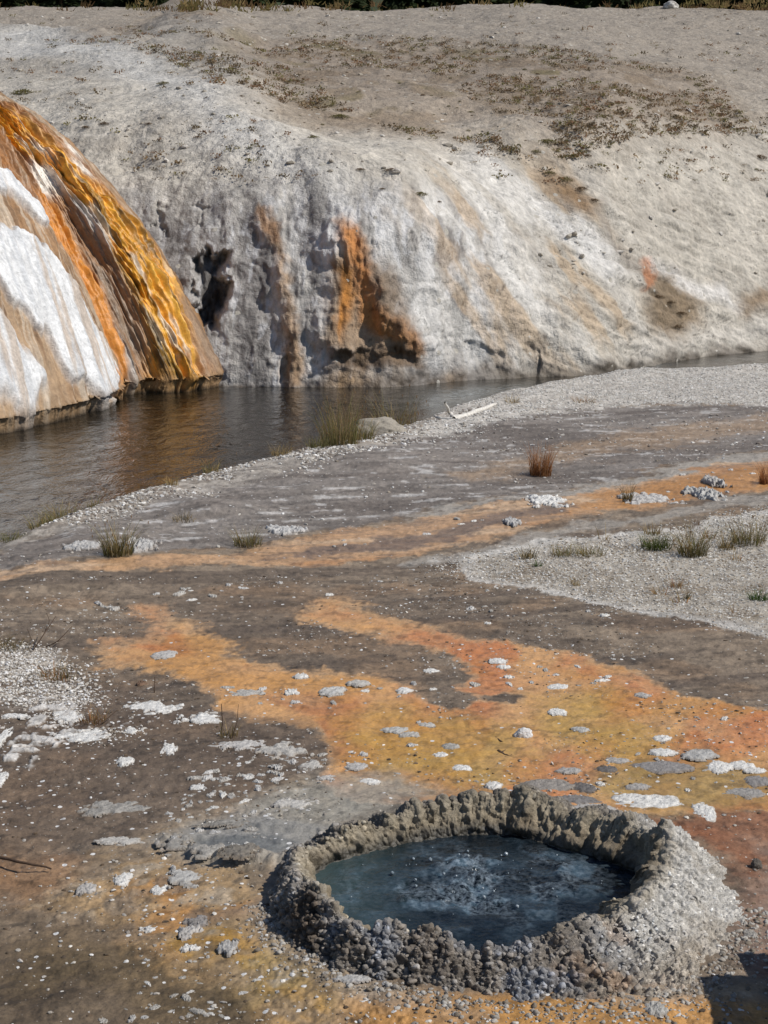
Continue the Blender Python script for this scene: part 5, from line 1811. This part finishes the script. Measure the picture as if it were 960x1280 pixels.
while cnt < 230:
    u, v = rnd.uniform(0, 960), rnd.uniform(22, 215)
    m = sdpoly(np.array([u]), np.array([v]), [(60, 62), (130, 32), (300, 40), (480, 46), (700, 60), (880, 95), (955, 170), (800, 170), (700, 205), (560, 175), (440, 175), (330, 140), (250, 95), (150, 55)], 100.0)[0]
    if rnd.random() > (.9 if m > 0 else .12): continue
    w = rnd.uniform(2.6, 5.5) * (1 + 1.3 * rnd.random() ** 4) * (.6 + v / 250)
    if m > 0:
        place_shrub(u, v, w, 'small dry shrub in the brown scrub on the upper slope', 'scrub on the upper brown slope')
    else:
        place_shrub(u, v, w * .8, 'tiny dry shrub scattered on the bare pale slope', 'sparse shrubs on the bare slope')
    cnt += 1


def scrub_stuff():
    """knee-high growth and loose stones that merge into a texture on the upper slope"""
    n = 11000
    u = RNG.uniform(-60, 1020, n); v = RNG.uniform(16, 230, n)
    poly = [(60, 62), (130, 32), (300, 40), (480, 46), (700, 60), (880, 95), (955, 170), (800, 170), (700, 205), (560, 175), (440, 175), (330, 140), (250, 95), (150, 55)]
    sd = sdpoly(u, v, poly, 100.0)
    keep = RNG.random(n) < np.where(sd > 0, .85, .07)
    u, v = u[keep], v[keep]
    pts, sizes = [], []
    for a, b in zip(u, v):
        pts.append(hill_at(a, b))
    pts = np.array(pts)
    cl = fbm(pts * [.16, .12, .16], 3, 888)
    k = cl > -.45
    pts = pts[k]
    m = len(pts)
    nb = 22
    r_ = RNG
    size = r_.uniform(.07, .22, m)
    c = pts[:, None] + r_.normal(0, 1, (m, nb, 3)) * size[:, None, None] * [.5, .5, .16] + [0, 0, .06]
    d = r_.normal(0, 1, (m, nb, 3)); d /= np.linalg.norm(d, axis=2, keepdims=True)
    e = np.cross(d, r_.normal(0, 1, (m, nb, 3))); e /= np.linalg.norm(e, axis=2, keepdims=True)
    s = size[:, None, None] * r_.uniform(.10, .26, (m, nb, 1))
    V = np.stack([c - d * s, c + e * s * .6, c + d * s, c - e * s * .6], 2).reshape(-1, 3)
    F = np.arange(len(V)).reshape(-1, 4)
    pal = np.array([lin(132, 112, 86), lin(150, 130, 102), lin(124, 116, 76), lin(140, 110, 84), lin(112, 98, 76)])
    C = np.repeat((pal[r_.integers(0, 5, m)] * r_.uniform(.8, 1.2, (m, 1))), nb * 4, 0)
    put(bpy.data.objects.new('ground_scrub', mesh_np('ground_scrub', V, F, M_GRASS, False, dict(col=C))), kind='stuff', label='low brown scrub covering the upper slope', cat='scrub')


scrub_stuff()


def hill_rocks():
    n = 900
    u = RNG.uniform(-30, 990, n); v = 20 + 330 * RNG.random(n) ** 1.6
    keep = (v < 215) | (u > 640)
    u, v = u[keep], v[keep]
    keep = ~((u < 280) & (v > 100 + u * .9))
    u, v = u[keep], v[keep]
    pts = np.array([hill_at(a, b) for a, b in zip(u, v)])
    s = .03 + .11 * RNG.random(len(pts)) ** 4
    C = np.array([lin(176, 168, 156), lin(150, 142, 130), lin(196, 190, 182)])[RNG.integers(0, 3, len(pts))]
    put(bpy.data.objects.new('loose_stones', stones_mesh('loose_stones', pts, s, C, .55)), kind='stuff', label='loose pale stones lying on the far slope', cat='stones')


hill_rocks()


# ------------------------------------------------------------------ forest edge on the crest
def conifer(seed, h):
    r_ = np.random.default_rng(seed)
    path = np.array([[0, 0, 0], [0.05, 0, h * .5], [0, 0.04, h]])
    tv, tf = tube(path, [.17, .1, .02], 9)
    trunk = mesh_np('trunk', tv, tf, M_BARK)
    c, d, col = [], [], []
    for k in range(3000):
        t = r_.random() ** .8
        z = h * (.06 + .94 * t)
        rad = (h * .24) * (1 - t) ** .8 * (.7 + .3 * math.sin(z * 7))
        a = r_.uniform(0, 6.283)
        q = rad * math.sqrt(r_.random())
        c.append((q * math.cos(a), q * math.sin(a), z - .25 * q + r_.normal(0, .05)))
        d.append((math.cos(a), math.sin(a), -.35 + r_.normal(0, .2)))
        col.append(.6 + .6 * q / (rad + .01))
    c, d = np.array(c), np.array(d)
    d /= np.linalg.norm(d, axis=1, keepdims=True)
    e = np.cross(d, r_.normal(0, 1, d.shape)); e /= np.linalg.norm(e, axis=1, keepdims=True)
    s = r_.uniform(.2, .45, (len(c), 1))
    V = np.stack([c - d * s, c + e * s * .45, c + d * s, c - e * s * .45], 1).reshape(-1, 3)
    F = np.arange(len(V)).reshape(-1, 4)
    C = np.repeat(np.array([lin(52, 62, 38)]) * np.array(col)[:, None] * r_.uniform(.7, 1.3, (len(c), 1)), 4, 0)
    return trunk, mesh_np('crown', V, F, M_NEEDLE, False, dict(col=C))


protos = [conifer(60 + k, 8 + 1.5 * k) for k in range(3)]
for k in range(64):
    u = -140 + k * 19.5 + rnd.uniform(-14, 14)
    yy = 106 + rnd.uniform(0, 22)
    m = (u - 480) / FPX
    t, cmesh = protos[rnd.randrange(3)]
    root = bpy.data.objects.new('conifer_tree', None)
    zc = hill_at(u, 12)[2]
    root.location = (m * yy, yy, zc - 1.2)
    root.rotation_euler = (0, 0, rnd.uniform(0, 6.28))
    put(root, label='dark conifer at the forest edge behind the hill crest', cat='tree', group='conifers behind the hill crest')
    put(bpy.data.objects.new('trunk', t), root)
    put(bpy.data.objects.new('crown', cmesh), root)


def crest_grass():
    xs, pts = [], []
    for k in range(900):
        u = rnd.uniform(-40, 1000)
        f = .4 if (160 < u < 430 or u > 850) else .06
        if rnd.random() > f: continue
        y = rnd.uniform(95, 103)
        p = hill_at(u, 14 if u < 560 else 10)
        pts.append((p[0] + rnd.uniform(-.3, .3), p[1] + rnd.uniform(-3, 4), p[2]))
    pts = np.array(pts)
    nb = 16
    m = len(pts)
    b = pts[:, None] + RNG.normal(0, .25, (m, nb, 3)) * [1, 1, .1]
    h = RNG.uniform(.12, .4, (m, nb, 1))
    tip = b + np.concatenate([RNG.normal(0, .15, (m, nb, 2)), h], -1)
    w = np.array([.035, 0, 0])
    V = np.stack([b - w, b + w, tip + w * .3, tip - w * .3], 2).reshape(-1, 3)
    C = np.repeat(np.array([lin(150, 128, 86), lin(128, 116, 72), lin(120, 96, 66)])[RNG.integers(0, 3, m)], nb * 4, 0)
    put(bpy.data.objects.new('dry_grass', mesh_np('dry_grass', V, np.arange(len(V)).reshape(-1, 4), M_GRASS, False, dict(col=C))), kind='stuff', label='dry tan grass along the crest of the hill', cat='grass')


crest_grass()
p = hill_at(838, 10)
bv, bf = ico(4)
q = bv + 9.3
V = bv * (1 + .3 * fbm(q * 1.4, 4, 660))[:, None] * [.42, .35, .24]
C_ = mix(np.zeros(V.shape) + lin(196, 192, 186), lin(130, 124, 116), sstep(0, .5, fbm(q * 4, 4, 661)) * .6)
bo = bpy.data.objects.new('boulder', mesh_np('boulder', V, bf, M_SLAB, True, dict(col=C_)))
bo.location = (p[0], p[1] - .2, p[2] + .1)
put(bo, label='pale boulder on the hill crest at upper right', cat='rock')


def far_hills():
    xs = np.linspace(-260, 260, 160)
    ys = np.linspace(135, 330, 60)
    X, Y = np.meshgrid(xs, ys)
    z = 8 + 42 * sstep(135, 300, Y) + 5 * fbm(P3(X, Y) * .03, 4, 670) + 2.5 * np.abs(fbm(P3(X, Y) * .3, 3, 671))
    P = P3(X, Y)
    P[..., 2] = z
    c = np.zeros(P.shape) + lin(58, 66, 42)
    c = mix(c, lin(96, 90, 60), sstep(0, .6, fbm(P3(X, Y) * .12, 4, 672)) * .5)
    put(bpy.data.objects.new('far_hills', grid_mesh('far_hills', P, M_HILL, dict(col=c))), kind='structure')


far_hills()


# ------------------------------------------------------------------ unseen boardwalk under the camera, right arm shaped to cast the corner shadow
def boardwalk():
    import bmesh
    root = bpy.data.objects.new('boardwalk', None)
    root.location = (2.6, 2.0, 0)
    put(root, label='weathered plank boardwalk out of view, right arm laid to cast a shadow', cat='boardwalk')
    bm = bmesh.new()

    def box(x0, x1, y0, y1, z0, z1):
        vs = [bm.verts.new((x - 2.6, y - 2.0, z)) for z in (z0, z1) for x, y in ((x0, y0), (x1, y0), (x1, y1), (x0, y1))]
        for f in ((3, 2, 1, 0), (4, 5, 6, 7), (0, 1, 5, 4), (1, 2, 6, 5), (2, 3, 7, 6), (3, 0, 4, 7)):
            bm.faces.new([vs[i] for i in f])
    y = -3.0
    while y < 9.2:
        x0 = 1.97 if y < 5.2 else 1.97 + (y - 5.2) * .95
        if y < 2.6: x0 = -2.0
        box(x0, max(4.4, x0 + 2.4), y, y + .198, .86, .9)
        y += .2
    me = bpy.data.meshes.new('deck')
    bm.to_mesh(me); bm.free(); me.materials.append(M_PLANK)
    put(bpy.data.objects.new('deck', me), root)
    for (x, yy) in ((2.3, .2), (4.1, .2), (2.3, 3), (4.1, 3), (2.4, 5.1), (4.2, 5.2), (4.1, 7), (5.3, 7)):
        bm = bmesh.new()
        box(x - .06, x + .06, yy - .06, yy + .06, -.3, .859)
        me = bpy.data.meshes.new('post')
        bm.to_mesh(me); bm.free(); me.materials.append(M_PLANK)
        put(bpy.data.objects.new('post', me), root)


boardwalk()

# ------------------------------------------------------------------ light, sky, camera
SUN_EL = math.radians(47)
SUN_AZ = math.radians(-19)       # angle from +x towards +y
d = np.array([math.cos(SUN_EL) * math.cos(SUN_AZ), math.cos(SUN_EL) * math.sin(SUN_AZ), math.sin(SUN_EL)])
sun = bpy.data.lights.new('sun', 'SUN')
sun.energy = 4.4
sun.angle = math.radians(0.53)
sun.color = (1.0, 0.955, 0.88)
so = bpy.data.objects.new('sun', sun)
from mathutils import Vector
so.rotation_euler = Vector(d).to_track_quat('Z', 'Y').to_euler()
COL.objects.link(so)

world = bpy.data.worlds.new('World')
scene.world = world
world.use_nodes = True
nt = world.node_tree
bg = nt.nodes['Background']
sky = nt.nodes.new('ShaderNodeTexSky')
sky.sky_type = 'NISHITA'
sky.sun_disc = False
sky.sun_elevation = SUN_EL
sky.sun_rotation = math.atan2(d[0], d[1])
sky.altitude = 2200
nt.links.new(sky.outputs[0], bg.inputs[0])
bg.inputs[1].default_value = 0.09

cam = bpy.data.cameras.new('camera')
co = bpy.data.objects.new('camera', cam)
COL.objects.link(co)
co.location = (0, 0, HCAM)
co.rotation_euler = (math.pi / 2 - PITCH, 0, 0)
cam.sensor_fit = 'VERTICAL'
cam.sensor_height = 32.0
cam.lens = 32.0 * FPX / 1280.0
cam.clip_start = 0.05
cam.clip_end = 1000
scene.camera = co
scene.view_settings.view_transform = 'Standard'
scene.view_settings.look = 'None'
scene.view_settings.exposure = 0
scene.view_settings.gamma = 1
